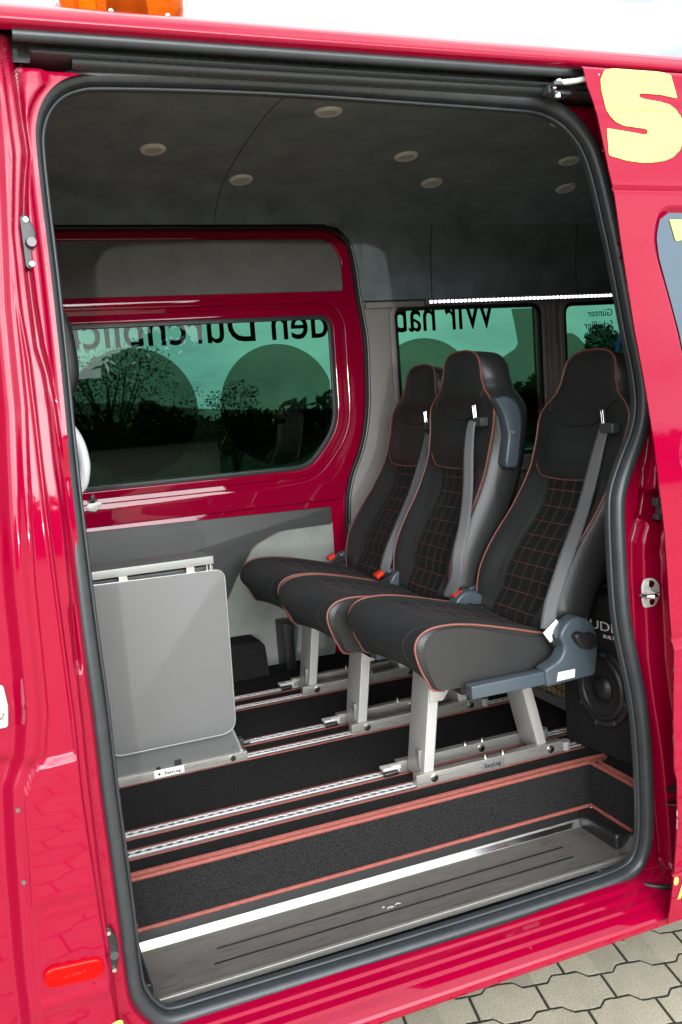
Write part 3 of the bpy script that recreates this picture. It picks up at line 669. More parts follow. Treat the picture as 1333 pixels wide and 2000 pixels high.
# seams of the headliner
def hz(y): return float(np.interp(y, [q[0] for q in hl], [q[1] for q in hl]))
for xs_ in (.73,):
    MB().tube([(xs_ + .05 * (y > 1.2) * (y - 1.2), y, hz(y) - .0005) for y in np.linspace(.15, 1.69, 30)], .0013, 6).build('headliner_seam', mat('seam_shadow', (.035, .035, .035), .9), head)
for xs_ in (1.655, 2.36):
    MB().tube([(xs_, 1.7015, 2.36), (xs_ - .01, 1.707, 2.27), (xs_ - .012, 1.7115, 2.16), (xs_ - .012, 1.715, 2.07)], .0018, 6).build('headliner_seam', BLACK, head)
MB().tube([(1.34, 1.7155, 2.068), (3.5, 1.7155, 2.066)], .002, 6).build('panel_edge', BLACK, head)
# ceiling lamps
lampspots = [(.902, .89), (1.715, .89), (.452, 1.23), (1.318, 1.23), (1.985, 1.23), (.80, 1.47), (1.54, 1.47), (2.16, 1.50)]
for (lx, ly) in lampspots:
    z = hz(ly); sl = (hz(ly + .02) - hz(ly - .02)) / .04; Rm = Matrix.Rotation(math.atan(sl), 3, 'X')
    def lathe(prof, seg=32):
        V = []; F = []; k = len(prof)
        for i in range(seg):
            a = 2 * math.pi * i / seg
            for (r0, h0) in prof:
                q = Rm @ Vector((r0 * math.cos(a), r0 * math.sin(a), h0)); V.append((lx + q.x, ly + q.y, z + q.z))
        for i in range(seg):
            for j in range(k - 1): F.append((i * k + j, i * k + j + 1, ((i + 1) % seg) * k + j + 1, ((i + 1) % seg) * k + j))
        return V, F
    V, F = lathe([(.041, .002), (.041, -.003), (.036, -.008), (.029, -.0095), (.0275, -.0075)]); l = mesh('ceiling_lamp', V, F, LAMPW, van, True)
    V, F = lathe([(.0001, -.0082), (.028, -.0078)]); mesh('lamp_lens', V, F, LAMPG, l, True)

# ---- far side: opposite sliding door
Yw = 1.720
DOOR = [(-1.2, .60), (1.185, .60, .02), (1.195, 1.20, .02), (1.203, 1.30, .03), (1.225, 1.385, .04), (1.272, 1.475, .04), (1.300, 1.56, .05), (1.318, 1.66, .05), (1.326, 1.80, .05), (1.330, 1.92, .05), (1.318, 2.02, .04), (1.309, 2.10, .04), (1.303, 2.21, .05), (1.283, 2.305, .06), (1.215, 2.350, .06), (-1.2, 2.357)]
WIN1 = rpoly([(.112, 1.432, .05), (1.06, 1.430, .07), (1.193, 1.585, .08), (1.198, 2.022, .06), (.06, 2.022, .04), (.08, 1.7, .03)], .03, 6)
odr = plate('opposite_door', rpoly(DOOR, .03, 6), [WIN1], .03, lambda a, b, c: (a, Yw + c, b), RED, van, .004)
def grow(poly, d):
    L = np.array(poly); T = np.roll(L, -1, 0) - np.roll(L, 1, 0); T /= np.linalg.norm(T, axis=1)[:, None] + 1e-9; Nn = np.stack([T[:, 1], -T[:, 0]], 1)
    A = .5 * np.sum(L[:, 0] * np.roll(L[:, 1], -1) - np.roll(L[:, 0], -1) * L[:, 1])
    return [tuple(q) for q in L + Nn * (d if A > 0 else -d)]
# raised border frame and stepped window surround (real relief)
INSET = rpoly([(-1.1, 2.115, .01), (1.252, 2.112, .012), (1.250, 2.24, .06), (1.20, 2.308, .06), (-1.1, 2.312, .01)], .02, 8)
plate('door_border', rpoly([(-1.19, 1.30), (1.19, 1.30, .03), (1.222, 1.395, .05), (1.262, 1.475, .05), (1.290, 1.56, .06), (1.306, 1.66, .05), (1.314, 1.80, .05), (1.316, 1.92, .05), (1.303, 2.04, .04), (1.296, 2.18, .05), (1.278, 2.295, .06), (1.205, 2.338, .06), (-1.19, 2.345)], .03, 6),
      [INSET, grow(WIN1, .046)], .012, lambda a, b, c: (a, Yw - .014 + c, b), RED, odr, .005)
plate('window_surround', grow(WIN1, .030), [WIN1], .010, lambda a, b, c: (a, Yw - .011 + c, b), RED, odr, .0045)
plate('inset_panel', INSET, [], .003, lambda a, b, c: (a, Yw - .006 + c, b), ALCP, odr)
# black rubber around the glass, and glass
def ring(loop, d0, d1): return grow(loop, d0), [grow(loop, d1)]
g_, h_ = ring(WIN1, .003, -.016)
plate('window_rubber', g_, h_, .012, lambda a, b, c: (a, Yw - .0035 + c, b), RUB, odr, .003)
plate('window_glass', grow(WIN1, -.012), [], .004, lambda a, b, c: (a, Yw + .006 + c, b), GLASS, odr)
# door seal of the opposite opening
sl_ = rpoly([(-1.2, 2.357), (1.215, 2.352, .07), (1.285, 2.307, .07), (1.305, 2.21, .05), (1.311, 2.10, .04), (1.322, 2.02, .04), (1.334, 1.92, .05), (1.330, 1.80, .05), (1.322, 1.66, .05), (1.304, 1.56, .05), (1.276, 1.475, .04), (1.229, 1.385, .04), (1.207, 1.30, .03), (1.198, 1.20, .02), (1.189, .66)], 0, 6)
sl_ = sl_[1:-1]
MB().tube([(a, Yw - .004, b) for a, b in [(-1.2, 2.357)] + sl_ + [(1.189, .69)]], .0085, 10).build('opposite_seal', BLACK, van)
MB().tube([(a + .013, Yw - .001, b) for a, b in sl_[8:]], .006, 8).build('opposite_seal_lip', RUB, van)
# little lock under the glass
lk = plate('window_lock', rpoly([(.195, 1.365), (.225, 1.358), (.250, 1.384), (.245, 1.393), (.205, 1.390), (.190, 1.382)], .004, 3), [], .010, lambda a, b, c: (a, Yw - .022 + c, b), ZINC, odr, .002)
MB().box((.212, Yw - .024, 1.392), (.226, Yw - .016, 1.420), .002).box((.203, Yw - .024, 1.397), (.235, Yw - .016, 1.403), .002).build('lock_pin', BLACK, odr)
# reflection of a white sheet low in the glass, painted as a grey patch
plate('glass_reflection_patch', [(.10, 1.442), (.255, 1.446), (.235, 1.486), (.10, 1.486)], [], .001, lambda a, b, c: (a, Yw + .012 + c, b), mat('grey_reflection', (.25, .25, .24), .6), odr)
# lower trims
plate('door_card', rpoly([(-1.2, 1.300), (.4, 1.286), (1.13, 1.274, .012), (1.128, 1.206, .008), (.90, 1.204, .05), (.80, 1.16, .06), (.72, 1.04, .05), (.67, .95), (.62, .84), (-1.2, .84)], .01, 8), [], .006, lambda a, b, c: (a, Yw - .020 + c, b), LAMD, odr, .0015)
plate('lower_panel', rpoly([(-1.2, .66), (1.10, .66, .02), (1.130, .80, .05), (1.135, 1.215, .01), (-1.2, 1.215)], .01, 6), [], .006, lambda a, b, c: (a, Yw - .0105 + c, b), ALCL, odr, .0015)
MB().tube([(.905, Yw - .021, 1.203), (.80, Yw - .021, 1.159), (.72, Yw - .021, 1.04), (.67, Yw - .021, .95), (.62, Yw - .021, .84)], .0016, 6).build('card_stitching', mat('stitch', (.2, .15, .12), .7), odr)
plate('carpet_box', rpoly([(-1.2, ZF), (.785, ZF), (.775, .80, .012), (.76, .815, .012), (-1.2, .83)], .01, 6), [], .14, lambda a, b, c: (a, 1.575 + c, b), CARP, van, .004)
MB().box((.86, 1.60, ZF), (.90, 1.70, .86), .004).build('dark_bracket', BLACK, van)
# ---- far side behind the door: grey trim with two windows
WIN2 = rpoly([(1.472, 1.402), (2.158, 1.402), (2.162, 2.032), (1.472, 2.038)], .045, 8)
WIN3 = rpoly([(2.283, 1.402), (3.0, 1.402), (3.0, 2.030), (2.283, 2.030)], .05, 8)
TR_ = [(1.205, .66), (3.6, .66), (3.6, 2.066), (1.322, 2.066), (1.330, 2.02), (1.342, 1.92), (1.338, 1.80), (1.330, 1.66), (1.312, 1.56), (1.284, 1.475), (1.237, 1.385), (1.215, 1.30)]
stp = plate('side_trim_panel', rpoly(TR_, .01, 3), [WIN2, WIN3], .02, lambda a, b, c: (a, Yw + .002 + c, b), TRIM, van, .003)
for W_ in (WIN2, WIN3):
    g_, h_ = ring(W_, .028, .004); plate('window_frame', g_, h_, .012, lambda a, b, c: (a, Yw - .009 + c, b), TRIM, stp, .005)
    g_, h_ = ring(W_, .006, -.012); plate('window_rubber', g_, h_, .014, lambda a, b, c: (a, Yw - .002 + c, b), BLACK, stp, .003)
    plate('window_glass', grow(W_, -.009), [], .004, lambda a, b, c: (a, Yw + .008 + c, b), GLASS, stp)
for xx in (2.200, 2.232): MB().box((xx - .007, Yw - .010, 1.36), (xx + .007, Yw + .004, 2.05), .005).build('pillar_rib', TRIM, stp)
MB().box((1.35, Yw - .07, 1.335), (3.6, Yw + .002, 1.352), .006).box((1.35, Yw - .04, 1.19), (3.6, Yw + .002, 1.335), .006).build('waist_ledge', TRIM, stp)
MB().tube([tuple(q) for q in catmull([(1.386, Yw - .0005, 1.74), (1.392, Yw - .0005, 1.62), (1.402, Yw - .0005, 1.55)], 4)], .0012, 6).build('trim_crease', GREYT, stp)
# wall below the waist behind
MB().box((1.20, Yw - .02, .66), (3.6, Yw + .001, 1.19), .003).build('lower_side_wall', ALCP, van)
# outer far skin
mb = MB(); mb.box((-1.3, Yw + .034, .40), (4.2, Yw + .08, 1.395)).box((-1.3, Yw + .034, 2.045), (4.2, Yw + .08, 2.42)).box((1.21, Yw + .034, 1.395), (1.455, Yw + .08, 2.045)).box((2.175, Yw + .034, 1.395), (2.27, Yw + .08, 2.045)).box((3.02, Yw + .034, 1.395), (4.2, Yw + .08, 2.045)).box((-1.3, Yw + .034, 1.395), (.03, Yw + .08, 2.045))
mb.build('far_side_skin', RED, van)
# added unseen wall across the cab, rear and near walls keep stray light out
MB().box((-1.25, .10, .5), (-1.2, 1.76, 2.55)).build('cab_blocker_wall', ALC, van); MB().box((3.6, .10, .5), (3.65, 1.76, 2.55)).build('rear_wall', ALC, van)
MB().box((-1.2, .095, .66), (-.048, .115, 2.40)).build('near_side_lining', ALC, van); MB().box((1.345, .095, .66), (3.6, .115, 2.40)).build('near_side_lining', ALC, van)
MB().box((-1.3, .06, .40), (4.2, 1.80, .44)).build('underbody', BLACK, van)
# ---- LED strip
ls = MB().box((1.60, Yw - .034, 2.045), (2.56, Yw - .012, 2.066), .003).build('led_strip', ALU, van)
for i in range(47):
    x = 1.622 + i * .0196; MB().box((x - .0055, Yw - .0375, 2.049), (x + .0055, Yw - .0335, 2.059), .002).build('led_chip', LED, ls)
MB().box((1.34, Yw - .02, 2.038), (1.60, Yw - .006, 2.060), .004).build('cable_cover', TRIM, ls)
# ---- window decals (read from outside) and added dark sheets
Yt = Yw + .0135
def mir(x0, z0): return lambda a, b, c: (x0 - a, Yt + c, z0 + b)
text('window_lettering', 'Wir hab', mir(1.945, 1.944), TXT, stp, .475, .135, bold=.008)
text('window_lettering', 'den Durchblick', mir(1.186, 1.938), TXT, odr, 1.03, .135, bold=.008)
text('window_lettering', 'Günter', mir(2.552, 1.970), TXT, stp, .135, .033)
text('window_lettering', 'Schüßler', mir(2.552, 1.918), TXT, stp, .155, .033)
def disc(cx, cz, r, clip):
    L = [(cx + r * math.cos(a), cz + r * math.sin(a)) for a in np.linspace(0, 2 * math.pi, 72, endpoint=False)]
    cp = [q for q in L]; xs_, zs_ = [q[0] for q in clip], [q[1] for q in clip]
    return [(min(max(q[0], min(xs_)), max(xs_)), min(max(q[1], min(zs_)), max(zs_))) for q in cp]
NF = [0]
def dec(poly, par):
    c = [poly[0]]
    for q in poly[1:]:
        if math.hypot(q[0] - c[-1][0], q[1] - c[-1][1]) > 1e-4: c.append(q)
    NF[0] += 1; return plate('film_and_dark_sheet', c, [], .0006, lambda a, b, c_: (a, Yt + .002 + NF[0] * .002 + c_, b), DARK_SHEET, par)
dec([(.10, 1.45), (1.03, 1.448), (1.10, 1.47), (1.178, 1.59), (1.182, 1.66), (.9, 1.672), (.62, 1.70), (.45, 1.73), (.10, 1.76)], odr)  # added dark sheet: dimness of the lower glass put into its tint
box1 = [(.10, 1.45), (1.18, 2.0)]; box2 = [(1.485, 1.415), (2.148, 2.02)]; box3 = [(2.295, 1.415), (2.99, 2.02)]
dec(disc(.405, 1.700, .236, box1), odr); dec(disc(.962, 1.690, .232, box1), odr)
dec(disc(1.600, 1.665, .250, box2), stp)
dec([(2.148, 2.018), (2.035, 2.018), (2.052, 1.93), (2.060, 1.872), (2.045, 1.850), (1.975, 1.815), (1.90, 1.772), (1.86, 1.73), (1.83, 1.66), (1.84, 1.50), (2.148, 1.43)], stp)
dec([(1.485, 1.42), (2.148, 1.42), (2.148, 1.665), (1.9, 1.672), (1.485, 1.69)], stp)  # same kind of added dark sheet across this window's lower glass
dec([(2.297, 1.905), (2.345, 1.903), (2.375, 1.885), (2.41, 1.850), (2.46, 1.832), (2.50, 1.80), (2.52, 1.74), (2.53, 1.5), (2.297, 1.45)], stp)
# ---- grab handle just inside the pillar
MB().tube([tuple(q) for q in catmull([(-.03, .17, 1.705), (.000, .165, 1.695), (.018, .16, 1.665), (.026, .16, 1.63), (.025, .16, 1.60), (.014, .165, 1.570), (-.02, .17, 1.555)], 5)], .0115, 12).build('grab_handle', mat('light_grey_plastic', (.48, .48, .5), .45), van)
MB().tube([tuple(q) for q in catmull([(-.03, .19, 1.93), (.006, .19, 1.90), (.017, .19, 1.84), (.014, .19, 1.78), (-.02, .19, 1.73)], 5)], .022, 12).build('belt_turnbuckle_cover', BLACK, van)
MB().tube([(.045, .26, .585), (.02, .27, .588), (-.01, .28, .590)], [.006, .007, .008], 8).build('fabric_loop', COPPER, van)

# ---- open sliding door (slid towards the rear, outside the body)
EDGE = tab([(2.372, 1.108), (2.368,1.110),(2.319,1.110),(2.266,1.120),(2.141,1.129),(2.10,1.135),(1.980,1.138),(1.808,1.148),(1.678,1.163),(1.558,1.173),(1.459,1.179),(1.369,1.185),(1.189,1.189),(1.131,1.193),(1.10,1.189),(.957,1.185),(.837,1.187),(.81,1.195),(.709,1.200),(.596,1.195),(.507,1.188),(.466,1.183),(.36,1.175)])
DWIN = rpoly([(1.236, 1.50, .05), (2.2, 1.50, .05), (2.2, 2.050, .05), (1.255, 2.053, .055), (1.233, 2.00, .03), (1.236, 1.955, .03), (1.258, 1.86, .05), (1.272, 1.79, .05), (1.29, 1.65, .05)], .03, 6)
def Hd(x, z, w=True):
    y = Yb(z) - .065
    y = y + .005 * gauss(z - 2.100, .0035) + .0022 * gauss(z - 2.268, .004) + .004 * gauss(z - 1.131, .004) - .010 * sst(1.131, 1.105, z)
    y = y + .006 * gauss(z - .575, .004) + .03 * sst(2.352, 2.376, z) ** 2
    if w:
        d = sdpoly(x, z, DWIN); y = y + .010 * sst(.012, -.002, d)
    return y
zs_ = np.linspace(.455, 2.374, 420); ss = np.concatenate([np.linspace(0, .25, 110), np.linspace(.255, 1.42, 90)])
Zg, Sg = np.meshgrid(zs_, ss, indexing='ij'); Xg = EDGE(Zg) + Sg; Yg = Hd(Xg, Zg)
m_ = len(ss); V = np.stack([Xg, Yg, Zg], -1).reshape(-1, 3); ii, jj = np.meshgrid(np.arange(len(zs_) - 1), np.arange(m_ - 1), indexing='ij')
Fq = np.stack([ii * m_ + jj, ii * m_ + jj + 1, (ii + 1) * m_ + jj + 1, (ii + 1) * m_ + jj], -1).reshape(-1, 4)
# folded edge back towards the body
k0 = len(V); E2 = np.stack([EDGE(zs_) + .002, Hd(EDGE(zs_), zs_, False) + .006, zs_], -1); E3 = np.stack([EDGE(zs_) + .03, Hd(EDGE(zs_), zs_, False) + .008, zs_], -1); E4 = np.stack([EDGE(zs_) + .095, Hd(EDGE(zs_), zs_, False) + .045, zs_], -1)
V = np.vstack([V, E2, E3, E4]); L_ = len(zs_); FF = Fq.tolist()
for i in range(L_ - 1):
    FF += [(i * m_, (i + 1) * m_, k0 + i + 1, k0 + i), (k0 + i, k0 + i + 1, k0 + L_ + i + 1, k0 + L_ + i), (k0 + L_ + i, k0 + L_ + i + 1, k0 + 2 * L_ + i + 1, k0 + 2 * L_ + i)]
sdr = mesh('sliding_door', V, FF, RED, van, True, sharp=60)
zq = np.linspace(1.50, 2.06, 60); xq = np.linspace(1.22, 2.2, 60); 
def wmap(a, b, c): return (a, float(Yb(b)) - .065 + .0075 + c, b)
# glass follows the curved skin
Zg, Xg = np.meshgrid(np.linspace(1.50, 2.05, 40), np.linspace(0, 1, 30), indexing='ij')
lx = np.interp(Zg, [1.5, 1.65, 1.79, 1.86, 1.955, 2.00, 2.04, 2.05], [1.31, 1.286, 1.2705, 1.2560, 1.2365, 1.2360, 1.252, 1.275]); Xw = lx + (2.2 - lx) * Xg
V = np.stack([Xw, Yb(Zg) - .0605, Zg], -1).reshape(-1, 3); F = [(i * 30 + j, i * 30 + j + 1, (i + 1) * 30 + j + 1, (i + 1) * 30 + j) for i in range(39) for j in range(29)]
mesh('door_window', V, F, DGLASS, sdr)
DW = [q for q in DWIN if q[0] < 2.0]
# lettering on the door
SL = [(1.1953, 2.3636), (1.1630, 2.356), (1.1470, 2.334), (1.1423, 2.3111), (1.1444, 2.2743), (1.1515, 2.255), (1.1650, 2.2415), (1.1862, 2.2341), (1.2372, 2.2304), (1.2455, 2.2270), (1.2445, 2.2190), (1.2345, 2.2166), (1.193, 2.2219), (1.1387, 2.2274), (1.1339, 2.1697), (1.1783, 2.1598), (1.2200, 2.1560), (1.2479, 2.1576), (1.2800, 2.1620), (1.3032, 2.1702), (1.3250, 2.186), (1.3361, 2.204), (1.3430, 2.226), (1.3446, 2.2475), (1.3410, 2.266), (1.3332, 2.2751), (1.3180, 2.286), (1.2953, 2.2911), (1.2526, 2.2954), (1.2400, 2.2985), (1.2390, 2.3060), (1.2474, 2.3084), (1.2985, 2.3077), (1.3425, 2.3015), (1.3401, 2.3557), (1.2979, 2.3662), (1.2362, 2.3669)]
def onskin(poly, name, m, par, off=.0016):
    # horizontal slices, so the vinyl follows the curved skin
    zz = sorted(set([round(q[1], 6) for q in poly] + list(np.arange(min(q[1] for q in poly), max(q[1] for q in poly), .003)))); V = []; F = []; n = len(poly)
    def cross(z, zr):
        r = []
        for i in range(n):
            (ax, az), (bx_, bz) = poly[i], poly[(i + 1) % n]
            if (az <= z < bz) or (bz <= z < az): r.append((ax + (z - az) / (bz - az) * (bx_ - ax), ax + (zr - az) / (bz - az) * (bx_ - ax)))
        return [q[1] for q in sorted(r)]
    for a, b in zip(zz[:-1], zz[1:]):
        if b - a < 1e-5: continue
        m_ = (a + b) / 2; c0_, c1_ = cross(m_, a), cross(m_, b)
        for k in range(0, len(c0_) - 1, 2):
            q = len(V)
            for x, z in ((c0_[k], a), (c0_[k + 1], a), (c1_[k + 1], b), (c1_[k], b)): V.append((x, float(Hd(np.array([x]), np.array([z]), False)[0]) - off, z))
            F.append((q, q + 1, q + 2, q + 3))
    bm = bmesh.new(); vs = [bm.verts.new(v) for v in V]
    for f in F: bm.faces.new([vs[i] for i in f])
    bmesh.ops.remove_doubles(bm, verts=bm.verts, dist=2e-4); bm.verts.index_update()
    V = [v.co[:] for v in bm.verts]; F = [[v.index for v in f.verts] for f in bm.faces if len(f.verts) > 2]; bm.free()
    return mesh(name, V, F, m, par, True)
onskin(rpoly([q + (.004,) for q in SL], .004, 3), 'door_lettering', YEL, sdr)
onskin([(1.39, 2.36), (1.42, 2.36), (1.42, 2.16), (1.37, 2.16)], 'door_lettering', YEL, sdr)
ell = [(1.312 + .075 * math.cos(a), .935 + .085 * math.sin(a)) for a in np.linspace(0, 6.2832, 40, endpoint=False)]
onskin([(1.288 + .05 * math.cos(a), .925 + .062 * math.sin(a)) for a in np.linspace(0, 6.2832, 40, endpoint=False)], 'door_lettering', YEL, sdr)
onskin([(1.205, .512), (1.214, .512), (1.240, .585), (1.231, .585)], 'door_lettering', YEL, sdr)
onskin([(1.1995 + .007 * math.cos(a), .560 + .010 * math.sin(a)) for a in np.linspace(0, 6.2832, 16, endpoint=False)], 'door_lettering', YEL, sdr)
plate('window_sticker', [(1.275, 2.035), (1.50, 2.035), (1.50, 2.01), (1.285, 1.99)], [], .0008, lambda a, b, c: (a, float(Yb(b)) - .0628 + c, b), YEL, sdr)
# upper roller arm
ra = MB().box((1.065, .02, 2.335), (1.098, .06, 2.343), .002).box((1.070, .026, 2.318), (1.112, .056, 2.325), .002).box((1.062, .036, 2.322), (1.078, .060, 2.340), .003).build('roller_arm', BLACKG, sdr)
MB().tube([(1.082, .030, 2.342), (1.11, .006, 2.340), (1.15, -.02, 2.344)], [.0065, .006, .006], 8).build('arm_link', ZINC, ra)
for a_, b_, r0 in (((1.086, .035, 2.340), (1.086, .035, 2.349), .010), ((1.082, .035, 2.312), (1.082, .035, 2.320), .010), ((1.064, .03, 2.330), (1.072, .03, 2.330), .006)): MB().cyl(a_, b_, r0, 18).build('roller', POL, ra)
# rest of the near side skin, behind the open door
extrude_profile('rear_side_skin', [(float(Yb(z)), z) for z in np.linspace(.437, 2.374, 30)], 1.41, 4.2, RED, van, sharp=60)

# ------------------------------------------------------------------ beacon on the roof
bc = empty('warning_beacon', (.245, .36, 2.50)); tag(bc, 'amber warning beacon with clear end on the red van roof', 'beacon')
def dome(cx, cy, z0, rx, ry, prof, a0=0, a1=2 * math.pi, seg=48):
    V = []; F = []; k = len(prof); n = seg + 1
    for i in range(n):
        a = a0 + (a1 - a0) * i / seg
        for (q, h) in prof: V.append((cx + rx * q * math.cos(a), cy + ry * q * math.sin(a), z0 + h))
    for i in range(seg):
        for j in range(k - 1): F.append((i * k + j, i * k + j + 1, (i + 1) * k + j + 1, (i + 1) * k + j))
    return V, F
prf = [(.76, 0), (.80, .008), (.88, .022), (.96, .040), (1.0, .062), (1.0, .085), (.93, .115), (.75, .135), (.4, .145), (0.001, .147)]
Zb = 2.496
AML = newmat('amber_translucent'); AML[2].inputs['Base Color'].default_value = (.72, .11, .004, 1); AML[2].inputs['Roughness'].default_value = .08; AML[2].inputs['Transmission Weight'].default_value = .75; AML[2].inputs['IOR'].default_value = 1.15
V2, F2 = dome(.225, .36, Zb, .146, .10, prf, -math.pi + .40, math.pi - .40); mesh('amber_dome', V2, F2, AML[0], bc, True)
V2, F2 = dome(.225, .36, Zb, .146, .10, prf, math.pi - .40, math.pi + .40, 16); mesh('clear_end', V2, F2, CLEAR, bc, True)
MB().cyl((.24, .36, Zb - .012), (.24, .36, Zb + .105), .050, 32, .044).build('rotor_housing', BLACK, bc)
MB().box((.125, .30, Zb), (.165, .42, Zb + .10), .006).build('reflector', mat('reflector_copper', (.75, .33, .12), .25, metal=.8), bc)
for xx in (.185, .300): MB().cyl((xx, .268, Zb + .012), (xx, .262, Zb + .012), .0045, 12).build('fixing_screw', POL, bc)

# ------------------------------------------------------------------ seats
PZ = [.98, 1.04, 1.10, 1.18, 1.26, 1.35, 1.44, 1.53, 1.64, 1.78, 1.86]; PX = [1.150, 1.158, 1.165, 1.182, 1.232, 1.310, 1.368, 1.402, 1.425, 1.455, 1.475]
_z = np.linspace(.98, 1.86, 200); _x = np.interp(_z, PZ, PX); _x = np.convolve(np.pad(_x, 8, mode='edge'), np.ones(17) / 17, 'valid')
def bx(z): return np.interp(z, _z, _x)
HWZ = [1.02, 1.05, 1.08, 1.12, 1.20, 1.40, 1.47, 1.52, 1.585, 1.615, 1.64, 1.665, 1.70, 1.735, 1.757, 1.772, 1.781, 1.786]
HWV = [.150, .172, .184, .191, .192, .191, .190, .195, .203, .198, .175, .140, .121, .114, .105, .088, .064, .024]
def hw(z): return np.interp(z, HWZ, HWV)
def cyz(z): return np.interp(z, [1.5, 1.68], [0.008, -.006])      # offset of the centre line from the seat axis
def make_seat(yc, shift, lean, label, armrest, beltpts, sticker, nm_plate=True):
    """yc: seat axis; shift: fore-aft; lean: more upright by this many radians"""
    st = empty('passenger_seat', (1.0, yc, ZF)); tag(st, label, 'seat', 'row of three passenger seats')
    hinge = np.array([1.175 + shift, 1.06]); cl, sl = math.cos(lean), math.sin(lean)
    def B(p):        # backrest transform, p = (x, dy, z)
        x, y, z = p; x = x + shift - hinge[0]; z = z - hinge[1]
        return (hinge[0] + x * cl - z * sl, yc + y, hinge[1] + x * sl + z * cl)
    def fr(z):       # frame at height z on the front profile
        e = .01; t = np.array([bx(z + e) - bx(z - e), 2 * e]); t /= np.linalg.norm(t); return np.array([bx(z), z]), t, np.array([t[1], -t[0]])  # normal pointing back(+x)
    Zst = np.concatenate([np.linspace(1.02, 1.60, 50), np.linspace(1.61, 1.75, 18), [1.757, 1.764, 1.770, 1.775, 1.779, 1.782, 1.7845, 1.786]])
    U = np.concatenate([np.linspace(-1, 1, 45)])
    rows = []; uv = []; back = []
    arc = 0; prev = None
    for z in Zst:
        p, t, nb = fr(z); w = hw(z); c = float(cyz(z)); arc += 0 if prev is None else np.linalg.norm(p - prev); prev = p
        top = sst(1.70, 1.786, z); dep = np.interp(z, [1.02, 1.15, 1.5, 1.66, 1.74, 1.786], [.095, .135, .130, .115, .105, .085])
        low = sst(1.06, 1.16, z) * sst(1.50, 1.36, z)
        row = []; ruv = []
        for u in U:
            a = abs(u)
            f = .032 * low * (1 - sst(.50, .99, a)) + .004 * gauss(a, .5) * (z > 1.1)
            f += -.008 * sst(1.40, 1.46, z) * sst(1.62, 1.5, z) * sst(.95, .4, a)                                # shoulder pad
            f += -.012 * sst(1.60, 1.66, z) * (1 - a ** 4) * sst(1.786, 1.75, z)                                  # head pad
            f += .005 * gauss(z - 1.433, .005) * (a < .62) + .005 * gauss(a - .54, .025) * low + .003 * gauss(z - 1.582, .004) * (a < .3)
            f += .003 * math.sin(23 * z + 9 * u) * low * (a > .6) * (a < .95) * .4
            row.append((p[0] + nb[0] * f, c + u * w, p[1] + nb[1] * f)); ruv.append((u * w, arc))
        side = []
        for (k, dd, e) in ((0, .010, .009), (1, .030, .021), (2, .058, .026), (3, .088, .019), (4, 1.0, -.002)):
            dq = dep * .97 if dd == 1.0 else dep * dd / .115
            side.append((dq, e * (1 - .75 * top)))
        R_ = [(p[0] + nb[0] * dq, c + (w + e), p[1] + nb[1] * dq) for dq, e in side]
        nbk = 9; Bk = [(p[0] + nb[0] * (dep * (.97 + .10 * (1 - (2 * q / (nbk - 1) - 1) ** 2))), c + (w - .004) * (1 - 2 * q / (nbk - 1)), p[1] + nb[1] * dep) for q in range(1, nbk - 1)]
        Lf = [(p[0] + nb[0] * dq, c - (w + e), p[1] + nb[1] * dq) for dq, e in side][::-1]
        loop = row + R_ + Bk + Lf; rows.append([B(q) for q in loop]); uv += ruv + [(0, 0)] * (len(loop) - len(row))
    k = len(rows[0]); V = [q for r0 in rows for q in r0]; F = []; idx = []; nu = len(U)
    for i in range(len(rows) - 1):
        zc = Zst[i]
        for j in range(k):
            F.append((i * k + j, i * k + (j + 1) % k, (i + 1) * k + (j + 1) % k, (i + 1) * k + j))
            if j < nu - 1:
                a = abs((U[j] + U[j + 1]) / 2)
                if zc < 1.43: mi = 1 if a < .54 else 0
                else:
                    mi = 2 if a < .96 else 0
            else: mi = 0
            idx.append(mi)
    F.append(tuple((len(rows) - 1) * k + j for j in range(k))); idx.append(0); F.append(tuple(range(k))[::-1]); idx.append(0)
    bk = mesh('backrest', V, F, [LEA, QUI, PAD], st, True, idx=idx, uvs=uv)
    # copper piping round the front outline
    def edge(sgn, z, f=.0005):
        p, t, nb = fr(z); return B((p[0] + nb[0] * f, float(cyz(z)) + sgn * (hw(z) + .002), p[1] + nb[1] * f))
    zz = [z for z in Zst if z >= 1.03]
    MB().tube([edge(-1, z) for z in zz] + [edge(1, z) for z in zz[::-1]], .0029, 7).build('piping', PIPE, bk)
    # panel seams
    def fp(u, z, f=-.004):
        p, t, nb = fr(z); w = hw(z); a = abs(u); top = -.012 * sst(1.60, 1.66, z) * (1 - a ** 4) - .008 * sst(1.40, 1.46, z) * sst(1.62, 1.5, z) * sst(.95, .4, a) + .004 * gauss(a, .5)
        f = f + top; return B((p[0] + nb[0] * f, float(cyz(z)) + u * w, p[1] + nb[1] * f))
    MB().tube([fp(.97, 1.655, .0), fp(.78, 1.622), fp(.50, 1.598), fp(.36, 1.583), (fp(.2, 1.579)), fp(-.2, 1.579), fp(-.34, 1.585), fp(-.52, 1.615), fp(-.82, 1.645), fp(-.97, 1.665, .0)], .0024, 6).build('head_seam', LEA, bk)
    MB().tube([fp(.97, 1.486, .004), fp(.80, 1.455, .0), fp(.58, 1.434), fp(.3, 1.430), fp(0, 1.429), fp(-.3, 1.430), fp(-.55, 1.434)], .0018, 6).build('shoulder_seam', PIPE, bk)
    # lap and shoulder belt
    gz = 1.578; gp = B((bx(gz) - .016, -.150, gz))
    gd = MB().box((gp[0] - .016, gp[1] - .030, gp[2] - .018), (gp[0] + .012, gp[1] + .026, gp[2] + .010), .007).build('belt_guide', BLACKG, bk)
